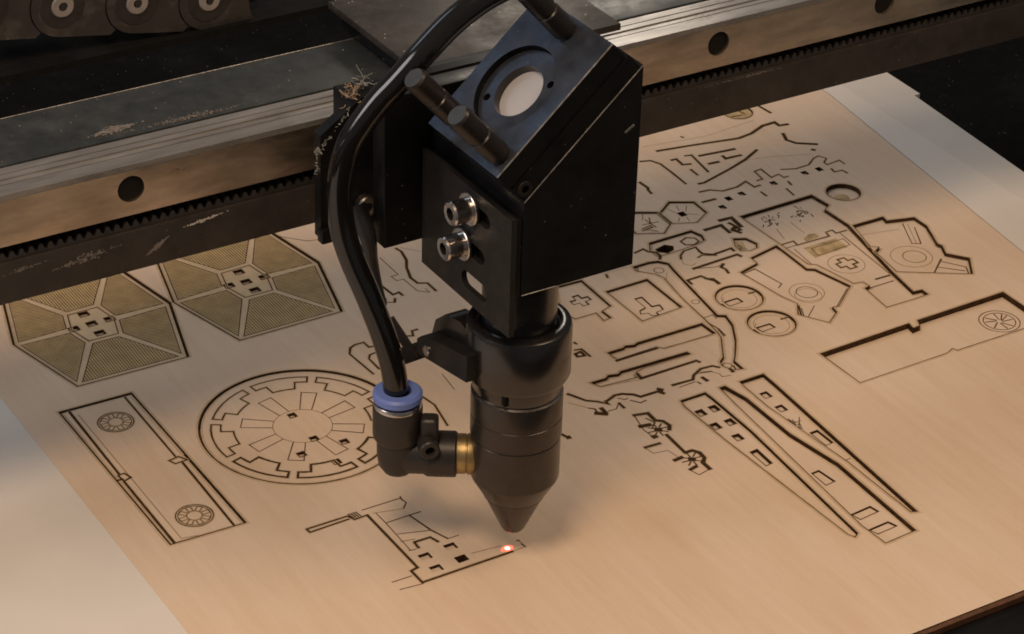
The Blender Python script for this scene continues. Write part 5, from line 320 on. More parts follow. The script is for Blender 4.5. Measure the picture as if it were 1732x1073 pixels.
{"kind":"slotted_disc","cat":"plywood disc","label":"upper one of two slotted plywood discs beside the jointed arm","outline":[[134.89,76.36],[134.83,77.31],[134.64,78.25],[134.33,79.15],[133.91,80.01],[133.38,80.8],[132.75,81.52],[132.03,82.15],[131.24,82.68],[130.38,83.1],[129.48,83.41],[128.54,83.6],[127.59,83.66],[126.64,83.6],[125.7,83.41],[124.8,83.1],[123.94,82.68],[123.15,82.15],[122.43,81.52],[121.8,80.8],[121.27,80.01],[120.85,79.15],[120.54,78.25],[120.35,77.31],[120.29,76.36],[120.35,75.41],[120.54,74.47],[120.85,73.57],[121.27,72.71],[121.8,71.92],[122.43,71.2],[123.15,70.57],[123.94,70.04],[124.8,69.62],[125.7,69.31],[126.64,69.12],[127.59,69.06],[128.54,69.12],[129.48,69.31],[130.38,69.62],[131.24,70.04],[132.03,70.57],[132.75,71.2],[133.38,71.92],[133.91,72.71],[134.33,73.57],[134.64,74.47],[134.83,75.41]],"d":0.45,"kerf":0.3,"holes":[[[122.48,77.09],[127.42,77.08],[127.66,74.44],[122.47,74.17]]],"lines":[[[[120.7,76.19],[120.81,74.26]],1.0,"char"],[[[132.01,77.5],[134.85,77.42],[134.61,74.06]],0.5,"char"],[[[132.99,76.36],[132.91,77.3],[132.66,78.21],[132.27,79.06],[131.73,79.83],[131.06,80.5],[130.29,81.04],[129.44,81.43],[128.53,81.68],[127.59,81.76],[126.65,81.68],[125.74,81.43],[124.89,81.04],[124.12,80.5],[123.45,79.83],[122.91,79.06],[122.52,78.21],[122.27,77.3],[122.19,76.36],[122.27,75.42],[122.52,74.51],[122.91,73.66],[123.45,72.89],[124.12,72.22],[124.89,71.68],[125.74,71.29],[126.65,71.04],[127.59,70.96],[128.53,71.04],[129.44,71.29],[130.29,71.68],[131.06,72.22],[131.73,72.89],[132.27,73.66],[132.66,74.51],[132.91,75.42],[132.99,76.36]],0.13,"faint"],[[[123.89,79.24],[121.9,77.41]],0.15,"faint"]],"fills":[],"group":"pair of slotted discs","plug":0.3},
{"kind":"slotted_disc","cat":"plywood disc","label":"lower one of two slotted plywood discs beside the jointed arm","outline":[[134.61,59.36],[134.55,60.31],[134.36,61.25],[134.05,62.15],[133.63,63.01],[133.1,63.8],[132.47,64.52],[131.75,65.15],[130.96,65.68],[130.1,66.1],[129.2,66.41],[128.26,66.6],[127.31,66.66],[126.36,66.6],[125.42,66.41],[124.52,66.1],[123.66,65.68],[122.87,65.15],[122.15,64.52],[121.52,63.8],[120.99,63.01],[120.57,62.15],[120.26,61.25],[120.07,60.31],[120.01,59.36],[120.07,58.41],[120.26,57.47],[120.57,56.57],[120.99,55.71],[121.52,54.92],[122.15,54.2],[122.87,53.57],[123.66,53.04],[124.52,52.62],[125.42,52.31],[126.36,52.12],[127.31,52.06],[128.26,52.12],[129.2,52.31],[130.1,52.62],[130.96,53.04],[131.75,53.57],[132.47,54.2],[133.1,54.92],[133.63,55.71],[134.05,56.57],[134.36,57.47],[134.55,58.41]],"d":0.45,"kerf":0.3,"holes":[[[122.27,60.12],[127.14,60.07],[127.37,57.5],[122.26,57.3]]],"lines":[[[[120.52,59.27],[120.63,57.39]],1.0,"char"],[[[131.65,60.43],[134.45,60.32],[134.22,57.07]],0.5,"char"],[[[132.71,59.36],[132.63,60.3],[132.38,61.21],[131.99,62.06],[131.45,62.83],[130.78,63.5],[130.01,64.04],[129.16,64.43],[128.25,64.68],[127.31,64.76],[126.37,64.68],[125.46,64.43],[124.61,64.04],[123.84,63.5],[123.17,62.83],[122.63,62.06],[122.24,61.21],[121.99,60.3],[121.91,59.36],[121.99,58.42],[122.24,57.51],[122.63,56.66],[123.17,55.89],[123.84,55.22],[124.61,54.68],[125.46,54.29],[126.37,54.04],[127.31,53.96],[128.25,54.04],[129.16,54.29],[130.01,54.68],[130.78,55.22],[131.45,55.89],[131.99,56.66],[132.38,57.51],[132.63,58.42],[132.71,59.36]],0.13,"faint"],[[[123.67,62.19],[121.71,60.43]],0.15,"faint"]],"fills":[],"group":"pair of slotted discs","plug":0.3},
{"kind":"comb_panel","cat":"plywood strip","label":"upper long plywood strip with a stepped edge and one slot","outline":[[75.05,69.17],[80.65,69.2],[81.75,69.88],[84.3,68.96],[85.95,69.62],[108.81,69.39],[109.16,62.94],[91.18,63.17],[89.48,65.1],[75.53,64.73]],"d":0.65,"kerf":0.25,"holes":[],"lines":[],"fills":[],"group":None,"plug":1.0},
{"kind":"comb_panel","cat":"plywood strip","label":"lower long plywood strip with a stepped edge and two slots","outline":[[61.84,57.9],[67.04,57.75],[68.49,58.75],[71.4,57.89],[72.89,58.78],[95.6,58.17],[95.97,56.79],[80.35,57.22],[76.59,56.44],[76.18,53.81],[63.29,54.84]],"d":0.65,"kerf":0.25,"holes":[],"lines":[],"fills":[],"group":None,"plug":1.0},
{"kind":"jointed_arm","cat":"plywood arm","label":"long jointed plywood arm bending beside the two slotted discs","outline":[[109.6,107.56],[115.41,107.64],[118.38,106.89],[120.52,104.07],[119.73,100.13],[115.71,71.09],[117.81,69.72],[116.51,64.32],[112.21,56.66],[107.53,50.37],[104.97,47.41],[104.75,42.71],[101.96,43.59],[100.38,46.77],[101.16,49.04],[103.44,50.69],[109.37,60.22],[110.2,63.77],[111.07,71.4],[112.21,85.27],[114.25,97.42],[113.39,100.38],[109.22,104.84]],"d":0.55,"kerf":0.3,"holes":[],"lines":[[[[111.34,108.02],[109.69,104.26]],0.2,"score"],[[[117.56,102.65],[117.4,103.34],[116.96,103.9],[116.32,104.21],[115.6,104.21],[114.96,103.9],[114.52,103.34],[114.36,102.65],[114.52,101.96],[114.96,101.4],[115.6,101.09],[116.32,101.09],[116.96,101.4],[117.4,101.96],[117.56,102.65]],0.18,"score"],[[[117.5,100.5],[112.89,94.42],[112.1,84.28]],0.12,"faint"],[[[116.17,81.44],[116.05,81.96],[115.72,82.38],[115.24,82.61],[114.7,82.61],[114.22,82.38],[113.89,81.96],[113.77,81.44],[113.89,80.92],[114.22,80.5],[114.7,80.27],[115.24,80.27],[115.72,80.5],[116.05,80.92],[116.17,81.44]],0.15,"score"],[[[110.97,72.48],[115.33,72.64],[114.84,70.34]],0.2,"score"],[[[110.96,70.44],[111.94,65.84],[110.94,60.86]],0.3,"score"],[[[112.09,65.25],[111.6,60.99]],0.25,"score"],[[[103.6,47.01],[103.46,47.62],[103.07,48.1],[102.51,48.37],[101.89,48.37],[101.33,48.1],[100.94,47.62],[100.8,47.01],[100.94,46.4],[101.33,45.92],[101.89,45.65],[102.51,45.65],[103.07,45.92],[103.46,46.4],[103.6,47.01]],0.2,"score"],[[[103.78,46.14],[103.09,43.63]],0.4,"char"]],"fills":[],"group":None,"plug":1.0},
{"kind":"hooked_panel","cat":"plywood panel","label":"small plywood panel with a dark hexagonal hole beside the mirror housing","outline":[[122.46,117.66],[138.57,117.89],[139.86,113.76],[138.8,110.71],[135.65,109.85],[129.41,109.36],[120.17,109.1],[119.89,113.25]],"d":0.6,"kerf":0.25,"holes":[[[122.39,114.1],[126.62,115.15],[128.52,113.2],[127.26,111.1],[124.53,110.37],[122.15,112.45]]],"lines":[[[[132.27,114.53],[135.27,115.71],[137.47,114.16],[137.53,111.86],[135.08,110.73],[132.39,111.98],[132.27,114.53]],0.35,"char"]],"fills":[],"group":None,"plug":2.9},
{"kind":"teardrop","cat":"plywood piece","label":"plywood teardrop shape between the hooked panel and the notched body","outline":[[147.41,107.12],[150.97,105.39],[152.11,101.15],[150.68,98.78],[147.72,98.4],[145.04,99.65],[144.99,102.47]],"d":0.5,"kerf":0.25,"holes":[],"lines":[[[[146.57,103.85],[146.99,101.94],[145.48,101.08],[147.9,100.31]],0.25,"score"]],"fills":[[[147.3,105.71],[149.45,104.53],[147.69,100.43],[144.98,100.8]]],"group":None,"plug":1.0},
{"kind":"hexagon","cat":"plywood hexagon","label":"small plywood hexagon with a black square hole beside the black housing","outline":[[136.45,132.32],[143.29,137.13],[150.36,133.27],[149.92,125.43],[143.42,121.5],[136.11,124.56]],"d":0.45,"kerf":0.2,"holes":[[[141.69,127.55],[143.89,127.55],[143.89,130.15],[141.69,130.15]]],"lines":[[[[144.23,134.4],[143.31,131.24]],0.15,"score"],[[[147.2,132.78],[145.0,130.07]],0.15,"score"],[[[140.58,127.27],[138.85,125.21]],0.15,"score"],[[[142.91,126.6],[142.3,123.92]],0.15,"score"],[[[140.51,133.99],[141.49,130.41]],0.15,"score"],[[[144.58,128.11],[147.22,126.06]],0.15,"score"]],"fills":[],"group":None,"plug":2.9},
{"kind":"hexagon","cat":"plywood hexagon","label":"small plywood hexagon with a starry score mark, partly behind the black housing","outline":[[122.75,132.84],[129.09,136.83],[136.01,133.05],[135.52,124.88],[130.19,120.67],[122.16,124.61]],"d":0.4,"kerf":0.2,"holes":[],"lines":[[[[130.38,128.65],[133.22,128.3]],0.25,"score"],[[[130.38,128.65],[127.55,129.01]],0.25,"score"],[[[130.38,128.65],[129.06,125.79]],0.25,"score"],[[[130.38,128.65],[132.0,131.97]],0.25,"score"],[[[130.38,128.65],[130.48,125.61]],0.25,"score"],[[[130.38,128.65],[130.11,131.44]],0.25,"score"],[[[131.39,134.73],[129.31,131.64]],0.15,"score"],[[[126.38,127.26],[129.68,123.08]],0.15,"score"]],"fills":[],"group":None,"plug":1.0},
{"kind":"small_disc","cat":"plywood disc","label":"small stained plywood disc half under the beam, farthest back","outline":[[205.89,179.29],[205.79,180.27],[205.51,181.2],[205.05,182.07],[204.43,182.83],[203.67,183.45],[202.8,183.91],[201.87,184.19],[200.89,184.29],[199.91,184.19],[198.98,183.91],[198.11,183.45],[197.35,182.83],[196.73,182.07],[196.27,181.2],[195.99,180.27],[195.89,179.29],[195.99,178.31],[196.27,177.38],[196.73,176.51],[197.35,175.75],[198.11,175.13],[198.98,174.67],[199.91,174.39],[200.89,174.29],[201.87,174.39],[202.8,174.67],[203.67,175.13],[204.43,175.75],[205.05,176.51],[205.51,177.38],[205.79,178.31]],"d":0.3,"kerf":0.15,"holes":[],"lines":[[[[197.99,180.44],[201.88,181.13],[202.66,177.49]],0.4,"score"],[[[197.53,177.9],[201.18,177.32]],0.4,"score"]],"fills":[[[205.29,179.29],[205.14,180.43],[204.7,181.49],[204.0,182.4],[203.09,183.1],[202.03,183.54],[200.89,183.69],[199.75,183.54],[198.69,183.1],[197.78,182.4],[197.08,181.49],[196.64,180.43],[196.49,179.29],[196.64,178.15],[197.08,177.09],[197.78,176.18],[198.69,175.48],[199.75,175.04],[200.89,174.89],[202.03,175.04],[203.09,175.48],[204.0,176.18],[204.7,177.09],[205.14,178.15]]],"group":None,"plug":1.0},
]
SHEET_LINES = [[[[74.87,64.22],[89.19,64.27]],0.75,"char"],[[[76.3,55.36],[75.85,52.76],[95.37,52.93],[95.8,51.82]],0.8,"char"],[[[75.44,52.32],[63.2,54.7]],0.15,"faint"],[[[142.58,115.92],[148.79,115.96],[148.79,111.14]],0.9,"char"],[[[125.37,104.36],[126.67,106.41],[129.08,108.2],[133.71,108.34],[133.25,105.57]],0.55,"char"],[[[125.37,104.36],[124.41,101.27],[125.97,99.32],[128.22,100.05]],0.16,"faint"],[[[133.25,105.57],[133.26,103.9],[135.95,101.86],[143.13,102.37],[143.01,100.54]],0.7,"char"],[[[130.59,102.6],[132.49,103.22],[136.52,101.0]],0.4,"char"],[[[125.29,97.51],[142.54,98.24],[142.92,96.7]],0.8,"char"],[[[125.29,97.51],[132.32,95.06],[134.31,95.38]],0.2,"score"],[[[135.34,95.59],[133.42,94.13],[134.01,92.49],[133.38,90.12]],0.7,"char"],[[[114.85,114.57],[118.55,115.32],[119.05,113.04],[121.07,111.71],[120.88,109.04],[119.54,107.57]],0.6,"char"],[[[119.51,90.03],[119.68,92.61],[124.82,92.68],[125.57,90.44],[127.24,89.51],[127.27,86.28]],0.7,"char"],[[[125.26,90.82],[126.95,88.28],[126.9,86.16]],0.8,"char"],[[[99.65,107.62],[99.03,105.81]],0.5,"char"],[[[109.45,108.19],[99.28,108.37]],0.12,"faint"],[[[69.41,78.39],[69.77,77.7]],0.5,"char"],[[[67.32,75.13],[69.43,74.64],[69.51,70.01]],0.5,"char"],[[[66.37,73.21],[68.44,73.52],[68.4,71.11],[66.13,71.59],[66.37,73.21]],0.7,"char"],[[[150.02,111.61],[152.72,112.42],[152.7,110.71],[150.81,110.6],[151.65,109.0]],0.8,"char"],[[[125.54,126.18],[129.55,126.86]],0.3,"char"],[[[126.28,124.64],[129.01,122.56]],0.15,"score"],[[[90.88,63.53],[108.72,62.08]],0.12,"faint"],[[[159.88,168.52],[172.17,166.48],[183.75,164.2],[189.57,163.05],[195.52,163.88],[202.32,166.74],[207.55,166.93],[207.55,164.17],[210.71,163.56]],1.0,"char"],[[[205.06,158.7],[203.26,154.27],[204.71,150.79],[210.44,146.74]],0.95,"char"],[[[206.65,144.4],[207.15,143.73]],0.9,"char"],[[[158.8,142.63],[160.86,142.39],[173.49,146.1],[182.21,149.14],[190.07,153.15]],0.75,"char"],[[[150.73,164.98],[154.1,163.79],[155.63,160.36],[155.52,152.69],[155.09,144.65]],0.6,"char"],[[[142.32,152.89],[142.55,148.36],[141.76,146.91],[141.45,144.58]],0.7,"char"],[[[160.41,160.75],[162.27,160.65],[161.87,156.31],[164.54,155.5]],0.8,"char"],[[[166.18,161.14],[168.4,160.59],[166.43,148.02]],0.65,"char"],[[[170.43,158.83],[183.76,157.25]],0.95,"char"],[[[177.28,155.1],[177.09,152.98],[183.06,152.61]],0.95,"char"],[[[169.94,152.56],[173.63,152.25]],0.9,"char"],[[[162.26,152.22],[162.1,147.82]],0.55,"char"],[[[155.72,137.78],[159.6,137.41],[162.84,134.76],[168.61,134.75],[173.44,136.53],[173.7,131.97],[176.11,132.17]],0.55,"char"],[[[177.03,135.21],[179.32,135.23],[180.18,140.91],[183.0,141.18],[182.55,134.75],[185.99,135.43],[186.28,132.71],[187.99,132.8]],0.35,"char"],[[[188.73,137.79],[193.53,135.82],[199.02,136.07],[203.23,139.0],[205.72,139.62],[207.03,136.94],[204.55,135.01],[204.45,133.11],[209.97,133.76],[209.99,130.74]],0.35,"char"],[[[203.88,130.18],[203.42,127.85],[206.47,127.48],[206.69,125.17]],0.45,"char"],[[[152.69,131.62],[157.6,131.41]],0.8,"char"],[[[173.58,128.27],[173.57,125.16]],0.5,"char"],[[[182.29,126.02],[181.72,121.32]],0.5,"char"],[[[185.76,129.81],[185.35,127.5]],0.5,"char"],[[[157.25,173.26],[181.02,169.72],[202.55,171.71]],0.12,"faint"],[[[179.18,149.48],[191.14,146.9],[204.05,141.85]],0.1,"faint"],[[[173.01,173.4],[173.39,172.52]],0.6,"score"],[[[210.22,179.44],[210.71,173.55]],0.8,"char"],[[[150.34,118.91],[154.83,118.62],[154.08,112.31]],1.2,"char"],[[[152.12,116.14],[152.69,113.43],[150.57,112.21],[151.68,109.23]],0.9,"char"],[[[142.77,116.14],[149.07,116.25],[148.68,110.88]],0.9,"char"],[[[142.65,115.96],[149.04,116.03]],0.8,"char"],[[[63.17,37.6],[67.26,36.58],[67.03,32.5],[68.7,31.15],[69.12,28.42],[67.82,26.65]],0.95,"char"],[[[65.69,24.95],[65.16,15.06]],0.95,"char"],[[[65.16,15.06],[67.5,14.97],[68.62,13.12],[68.42,10.42],[66.66,8.61],[66.58,5.08]],0.95,"char"],[[[60.37,13.33],[63.18,13.59]],0.9,"char"],[[[61.58,7.48],[64.11,8.04]],0.8,"char"],[[[56.84,22.54],[61.69,22.27]],0.8,"char"],[[[61.51,32.0],[64.5,31.41]],1.2,"char"],[[[61.78,25.74],[62.76,25.76]],1.2,"char"],[[[65.28,34.73],[66.35,31.63],[64.01,29.61]],0.3,"score"],[[[63.19,37.41],[61.5,30.18],[61.85,25.7]],0.25,"score"],[[[56.82,22.15],[57.34,19.03],[61.6,18.26],[62.22,14.29]],0.15,"score"],[[[61.7,6.63],[62.42,4.25],[66.41,5.17]],0.2,"score"],[[[64.66,28.42],[65.57,27.91]],1.5,"char"],[[[65.71,27.34],[67.05,25.98]],0.3,"score"],[[[64.78,26.88],[64.68,25.12]],0.3,"score"],[[[64.03,27.19],[62.56,26.04]],0.3,"score"],[[[63.89,28.07],[61.9,28.22]],0.3,"score"],[[[64.45,29.02],[63.1,30.39]],0.3,"score"],[[[65.37,29.48],[65.47,31.27]],0.3,"score"],[[[66.13,29.18],[67.62,30.34]],0.3,"score"],[[[66.27,28.29],[68.27,28.14]],0.3,"score"],[[[64.52,11.65],[65.41,11.14]],1.5,"char"],[[[65.55,10.59],[66.87,9.27]],0.3,"score"],[[[64.64,10.16],[64.54,8.45]],0.3,"score"],[[[63.9,10.46],[62.45,9.37]],0.3,"score"],[[[63.76,11.32],[61.8,11.48]],0.3,"score"],[[[64.31,12.23],[62.99,13.57]],0.3,"score"],[[[65.22,12.67],[65.32,14.39]],0.3,"score"],[[[65.96,12.37],[67.43,13.47]],0.3,"score"],[[[66.1,11.51],[68.07,11.34]],0.3,"score"],[[[52.83,56.13],[55.57,50.57],[58.14,48.54],[60.16,46.05],[60.16,47.76]],0.65,"char"],[[[60.62,47.5],[64.24,48.92],[66.45,48.56],[69.11,46.65],[70.27,44.71],[76.63,44.62]],0.75,"char"],[[[76.91,45.77],[77.6,44.95],[76.56,43.79],[77.05,42.91]],0.9,"char"],[[[58.12,42.94],[60.68,42.78],[63.24,45.19]],0.25,"score"],[[[63.04,44.88],[62.92,42.13]],0.6,"char"],[[[54.5,43.69],[56.78,42.0]],1.4,"char"],[[[57.16,45.17],[56.98,42.31]],0.9,"char"],[[[66.72,44.54],[68.51,42.08],[70.58,42.39]],0.35,"score"],[[[54.14,46.85],[55.36,45.75],[54.83,43.08]],0.4,"score"],[[[50.42,52.33],[54.14,46.85]],0.14,"faint"],[[[64.12,47.27],[65.5,45.64],[66.63,45.87]],0.25,"score"],[[[81.67,45.3],[88.59,44.95],[90.1,46.76],[93.93,48.63],[97.76,48.29],[99.07,46.67]],0.7,"char"],[[[82.75,43.39],[88.47,43.7]],0.2,"score"],[[[91.62,44.59],[91.87,42.43]],0.9,"char"],[[[89.02,43.4],[89.26,41.95]],0.35,"score"],[[[91.27,46.99],[95.59,45.93],[97.1,43.75],[96.93,42.08],[99.57,41.5]],0.16,"score"],[[[101.43,44.46],[101.25,42.78]],0.9,"char"],[[[92.63,47.13],[96.18,46.04]],0.2,"score"],[[[40.8,37.21],[41.33,37.15]],1.2,"char"],[[[69.55,78.89],[69.68,77.91]],0.5,"char"],[[[50.93,153.04],[51.45,150.54],[50.24,145.15],[47.98,140.95],[46.0,135.04],[46.25,131.17],[48.92,129.7],[48.88,124.43]],0.6,"char"],[[[43.7,150.39],[43.61,138.5],[41.12,138.59],[41.37,135.46],[43.68,135.25],[43.96,127.15],[46.78,124.54],[46.7,127.22]],0.18,"score"],[[[35.75,136.96],[36.29,128.76],[38.6,129.06],[38.72,126.89]],0.55,"char"],[[[33.14,127.88],[32.24,125.78],[34.68,124.44],[35.67,126.49]],0.3,"score"],[[[33.14,127.88],[32.24,125.78]],0.5,"char"],[[[35.79,126.42],[34.56,124.5]],0.5,"char"],[[[26.94,106.39],[29.93,105.04],[31.03,107.62],[32.86,107.61]],0.5,"char"],[[[9.59,92.25],[8.76,105.18],[10.58,108.07],[12.57,108.92],[15.36,108.85],[15.51,105.83],[16.9,105.55]],0.45,"char"],[[[12.35,93.85],[12.45,100.23],[13.74,101.93],[15.84,102.22]],0.45,"char"],[[[26.85,82.66],[25.81,73.83]],0.15,"score"],[[[52.43,152.77],[56.71,147.65]],0.15,"faint"],[[[14.85,81.41],[16.86,69.67],[14.75,58.73]],0.45,"char"],[[[40.24,39.39],[41.01,36.93]],0.7,"char"],[[[22.26,177.56],[28.97,170.43],[33.54,169.21]],0.2,"score"],[[[-42.33,34.15],[-30.37,34.12]],0.4,"char"],[[[-42.33,34.15],[-42.15,32.5],[-30.57,32.76]],0.4,"char"],[[[-30.17,34.01],[-29.22,31.82],[-25.4,31.98]],0.4,"char"],[[[-29.63,34.81],[-29.24,32.57]],0.3,"score"],[[[-28.9,34.78],[-28.52,32.53]],0.3,"score"],[[[-28.17,34.74],[-27.79,32.49]],0.3,"score"],[[[-27.45,34.7],[-27.07,32.45]],0.3,"score"],[[[-25.4,31.98],[-25.24,5.18]],0.65,"char"],[[[-25.44,5.29],[-27.39,4.81],[-27.32,-0.77]],0.6,"char"],[[[-27.35,-0.83],[-0.33,-0.74]],0.6,"char"],[[[-34.02,3.01],[-28.35,2.92]],0.2,"score"],[[[-33.74,-0.66],[-27.15,-1.38]],0.2,"score"],[[[-25.58,34.59],[-14.04,34.48],[-13.6,31.88],[-15.42,30.09]],0.25,"score"],[[[-13.64,35.2],[-13.99,33.32]],0.3,"score"],[[[-23.79,32.0],[-15.34,29.77]],0.15,"faint"],[[[-22.97,31.54],[-22.86,26.4],[-23.17,13.01]],0.18,"score"],[[[-22.86,26.4],[-16.11,26.48],[-12.36,26.42]],0.25,"score"],[[[-15.7,26.25],[-14.05,17.79],[-12.1,12.34]],0.35,"score"],[[[-22.62,20.61],[-13.85,17.68]],0.18,"score"],[[[-12.1,12.34],[-8.87,12.34]],0.2,"score"],[[[-23.46,17.21],[-19.66,16.41]],0.15,"score"],[[[-20.55,15.3],[-15.83,15.16],[-14.99,12.44]],0.55,"char"],[[[-20.55,15.3],[-20.78,12.56]],0.45,"char"],[[[-23.56,12.79],[-21.69,12.36]],0.2,"score"],[[[-9.9,3.76],[-1.57,2.82]],0.2,"faint"],[[[-0.25,-0.78],[3.75,-0.62],[3.53,2.74]],0.22,"faint"],[[[3.48,0.88],[3.71,-0.69]],0.35,"score"],[[[3.01,2.76],[3.78,2.69]],0.3,"score"]]
SHEET_HOLES = [[[[160.49,128.29],[162.69,128.29],[162.69,130.89],[160.49,130.89]],0],[[[166.18,128.91],[168.38,128.91],[168.38,131.51],[166.18,131.51]],1],[[[155.35,124.46],[157.55,124.46],[157.55,127.06],[155.35,127.06]],1],[[[179.74,129.8],[181.94,129.8],[181.94,132.4],[179.74,132.4]],1],[[[193.16,130.64],[195.36,130.64],[195.36,133.24],[193.16,133.24]],1],[[[199.04,130.53],[201.24,130.53],[201.24,133.13],[199.04,133.13]],0],[[[-14.83,7.67],[-11.63,7.67],[-11.63,10.37],[-14.83,10.37]],1],[[[-15.0,1.72],[-11.8,1.72],[-11.8,4.42],[-15.0,4.42]],0],[[[-22.74,7.14],[-19.54,7.14],[-19.54,9.84],[-22.74,9.84]],1],[[[-22.78,1.27],[-19.58,1.27],[-19.58,3.97],[-22.78,3.97]],1]]

TH = 3.0
# ------------------------------------------------------------ machine bed, boards, frame
b = MB(); b.box((-600, 900), (-300, 1100), (-60, -50), 'floor'); struct(b.build('floor'))
b = MB(); b.box((-86, 240), (-78, 205), (-9, -3.0-2.9), 'board', .5); tag(b.build('backing_board'), 'pale backing board hidden under the cut plywood sheet', 'board')
b = MB(); b.box((-330, -88.01), (-90, 205), (-5, -.03), 'board'); tag(b.build('side_board'), 'pale cream board left of the plywood sheet', 'board')
b = MB()
b.prism([[(246, -75), (246, 205), (239.2, 205), (237.9, 174.9), (223.0, 54.8), (214, -75)]], -5, -.12, 'board')
# outer lip, sloped down so it catches less light and looks greyer; one notch
lip = [(246, -75), (258, -75), (262, 100), (267.4, 164.5), (270.5, 165.2), (272, 205), (246, 205)]
b.prism([lip], -3.2, -.12, 'board', fr=lambda x, y, z: (x, y, z-(x-246)*.12))
tag(b.build('side_board', ang=8), 'pale board with folded lip, right of the plywood sheet', 'board')
b = MB(); b.box((-350, 420), (-140, -81.2), (-40, -1.9), 'anod', .6); tag(b.build('frame_bar'), 'black scratched machine frame bar along the front plywood edge', 'frame')

# ------------------------------------------------------------ plywood sheet with real cut-outs
sheet_outline = [(-88, -79.4), (205.6, -79.4), (222.6, 54.8), (237.5, 174.9), (239, 205), (-88, 205)]
b = MB()
loops = [sheet_outline]+[p['outline'] for p in PIECES]+[h for h, dd in SHEET_HOLES]
b.prism(loops, -TH, 0, 'wood', 'wall')
for pl, wd, m in SHEET_LINES:
    if m == 'char': b.strip(pl, wd+.9, .006+random.uniform(0, .006), 'halo')
    b.strip(pl, wd, .02+random.uniform(0, .02), m)
b.box((-88, 205.4), (-80.9, -79.45), (-2.2, -.35), 'edge')
for p in PIECES:
    hl = inset(p['outline'], -.5); b.strip(hl+[hl[0]], .85, .008+random.uniform(0, .005), 'halo'); b.strip(inset(p['outline'], -.06)+[inset(p['outline'], -.06)[0]], .2 if p['d'] > .41 else .3, .045, 'score' if p['d'] > .41 else 'char')
sheet = tag(b.build('plywood_sheet', origin=(0, 0, -TH), ang=20), 'large pale plywood sheet covered with laser-cut outlines under the black head', 'plywood sheet')
for h, dd in SHEET_HOLES:
    if dd:
        q = MB(); q.prism([inset(h, .12)], -TH-.9, -.9, 'wood', 'char'); q.build('slot_plug', sheet)
for p in PIECES:
    z = -p['d']; q = MB()
    out = inset(p['outline'], p['kerf'])
    q.prism([out]+p['holes'], z-TH, z, 'hexwood' if p['kind'] == 'hexagonal_panel' else 'wood', 'char')
    hl = inset(out, .36); q.strip(hl+[hl[0]], .5, z+.003, 'halo')
    for f in p['fills']: q.prism([f], z+.004, z+.014, 'engrave' if p['kind'] == 'hexagonal_panel' else 'stain')
    for pl, wd, m in p['lines']:
        if m == 'char': q.strip(pl, wd+.7, z+.018+random.uniform(0, .006), 'halo')
        q.strip(pl, wd, z+.03+random.uniform(0, .015), m)
    for h in p['holes']: q.strip(h+[h[0]], .2, z+.05, 'score')
    ob = tag(q.build(p['kind'], ang=20), p['label'], p['cat'], p.get('group'))
    for h in p['holes']:
        if p['plug'] < 2.5:
            g = MB(); g.prism([inset(h, .15)], z-TH-p['plug'], z-p['plug'], 'wood', 'char'); g.build('slot_plug', ob)
# glowing spot where the beam burns
b = MB(); n = 26
b.prism([[(math.cos(2*math.pi*i/n)*(1.75+.5*math.sin(3*i)*random.random())-.8, math.sin(2*math.pi*i/n)*(.95+.3*random.random())+1.0) for i in range(n)]], .045, .10, 'laser')
tag(b.build('laser_spot', origin=(-.8, 1.0, .045)), 'glowing red and white laser spot burning the plywood below the nozzle', 'laser spot')

# ------------------------------------------------------------ gantry
G = empty('gantry_beam', (80, 80, 70), 'dark dusty gantry beam carrying the steel rail across the machine', 'gantry')
X0, X1 = -330, 520
b = MB(); b.box((X0, X1), (73.6, 97.2), (76, 104.6), 'beam', .4); b.tube([(X0, 97.2, 104.6), (X1, 97.2, 104.6)], .14, 'bare', 6, 1); b.build('beam_body', G)
b = MB(); b.box((X0, X1), (60.6, 73.0), (74.2, 85.4), 'bar', .5); b.build('lower_bar', G)
holes = [-75.4-57.4*2, -75.4-57.4, -75.4, -17.5, 40.5, 100.3, 158.3, 216, 274, 331, 389, 447]
front = [(X0, 90.4), (X1, 90.4), (X1, 102.6), (X0, 102.6)]
b = MB()
b.prism([front]+[[(hx+3.55*math.cos(2*math.pi*i/28), 97.6+3.55*math.sin(2*math.pi*i/28)) for i in range(28)] for hx in holes], 60.0, 63.5, 'rail_front', 'rail_front', fr=lambda x, z, y: (x, y, z))
prof = [(63.6, 90.4), (73.2, 90.4), (73.2, 104.2), (70.4, 104.2), (70.4, 103.9), (69.8, 103.9), (69.8, 104.25), (67.6, 104.3), (67.6, 103.85), (66.6, 103.8), (66.6, 104.2), (65.2, 104.15), (65.2, 103.9), (64.7, 103.9), (64.7, 104.2), (60.0, 104.2), (60.0, 102.65), (63.6, 102.65)]
b.prism([prof], X0, X1, 'rail', fr=lambda y, z, x: (x, y, z))
rail = b.build('linear_rail', G, ang=25)
for hx in holes:
    q = MB(); q.cyl((hx, 63.55, 97.6), (0, -1, 0), 3.5, 2.7, 'socket', .2, 28); q.build('bolt_hole_shade', rail)  # black disc in each bolt hole paints the dark of its recess
b = MB(); pts = [(X0, 84)]; x = X0
tp = [(X0, 83.0)]
while x < X1-3:
    tp += [(x, 86.2), (x+.55, 87.9), (x+1.35, 87.9), (x+1.9, 86.2)]; x += 2.5
tp += [(X1, 83.0)]
b.prism([tp[::-1]], 61.4, 67.5, 'belt', fr=lambda x, z, y: (x, y, z)); b.build('toothed_belt', G)
b = MB(); b.box((X0, 40), (158, 187), (83, 85), 'black'); b.build('cable_tray', G)
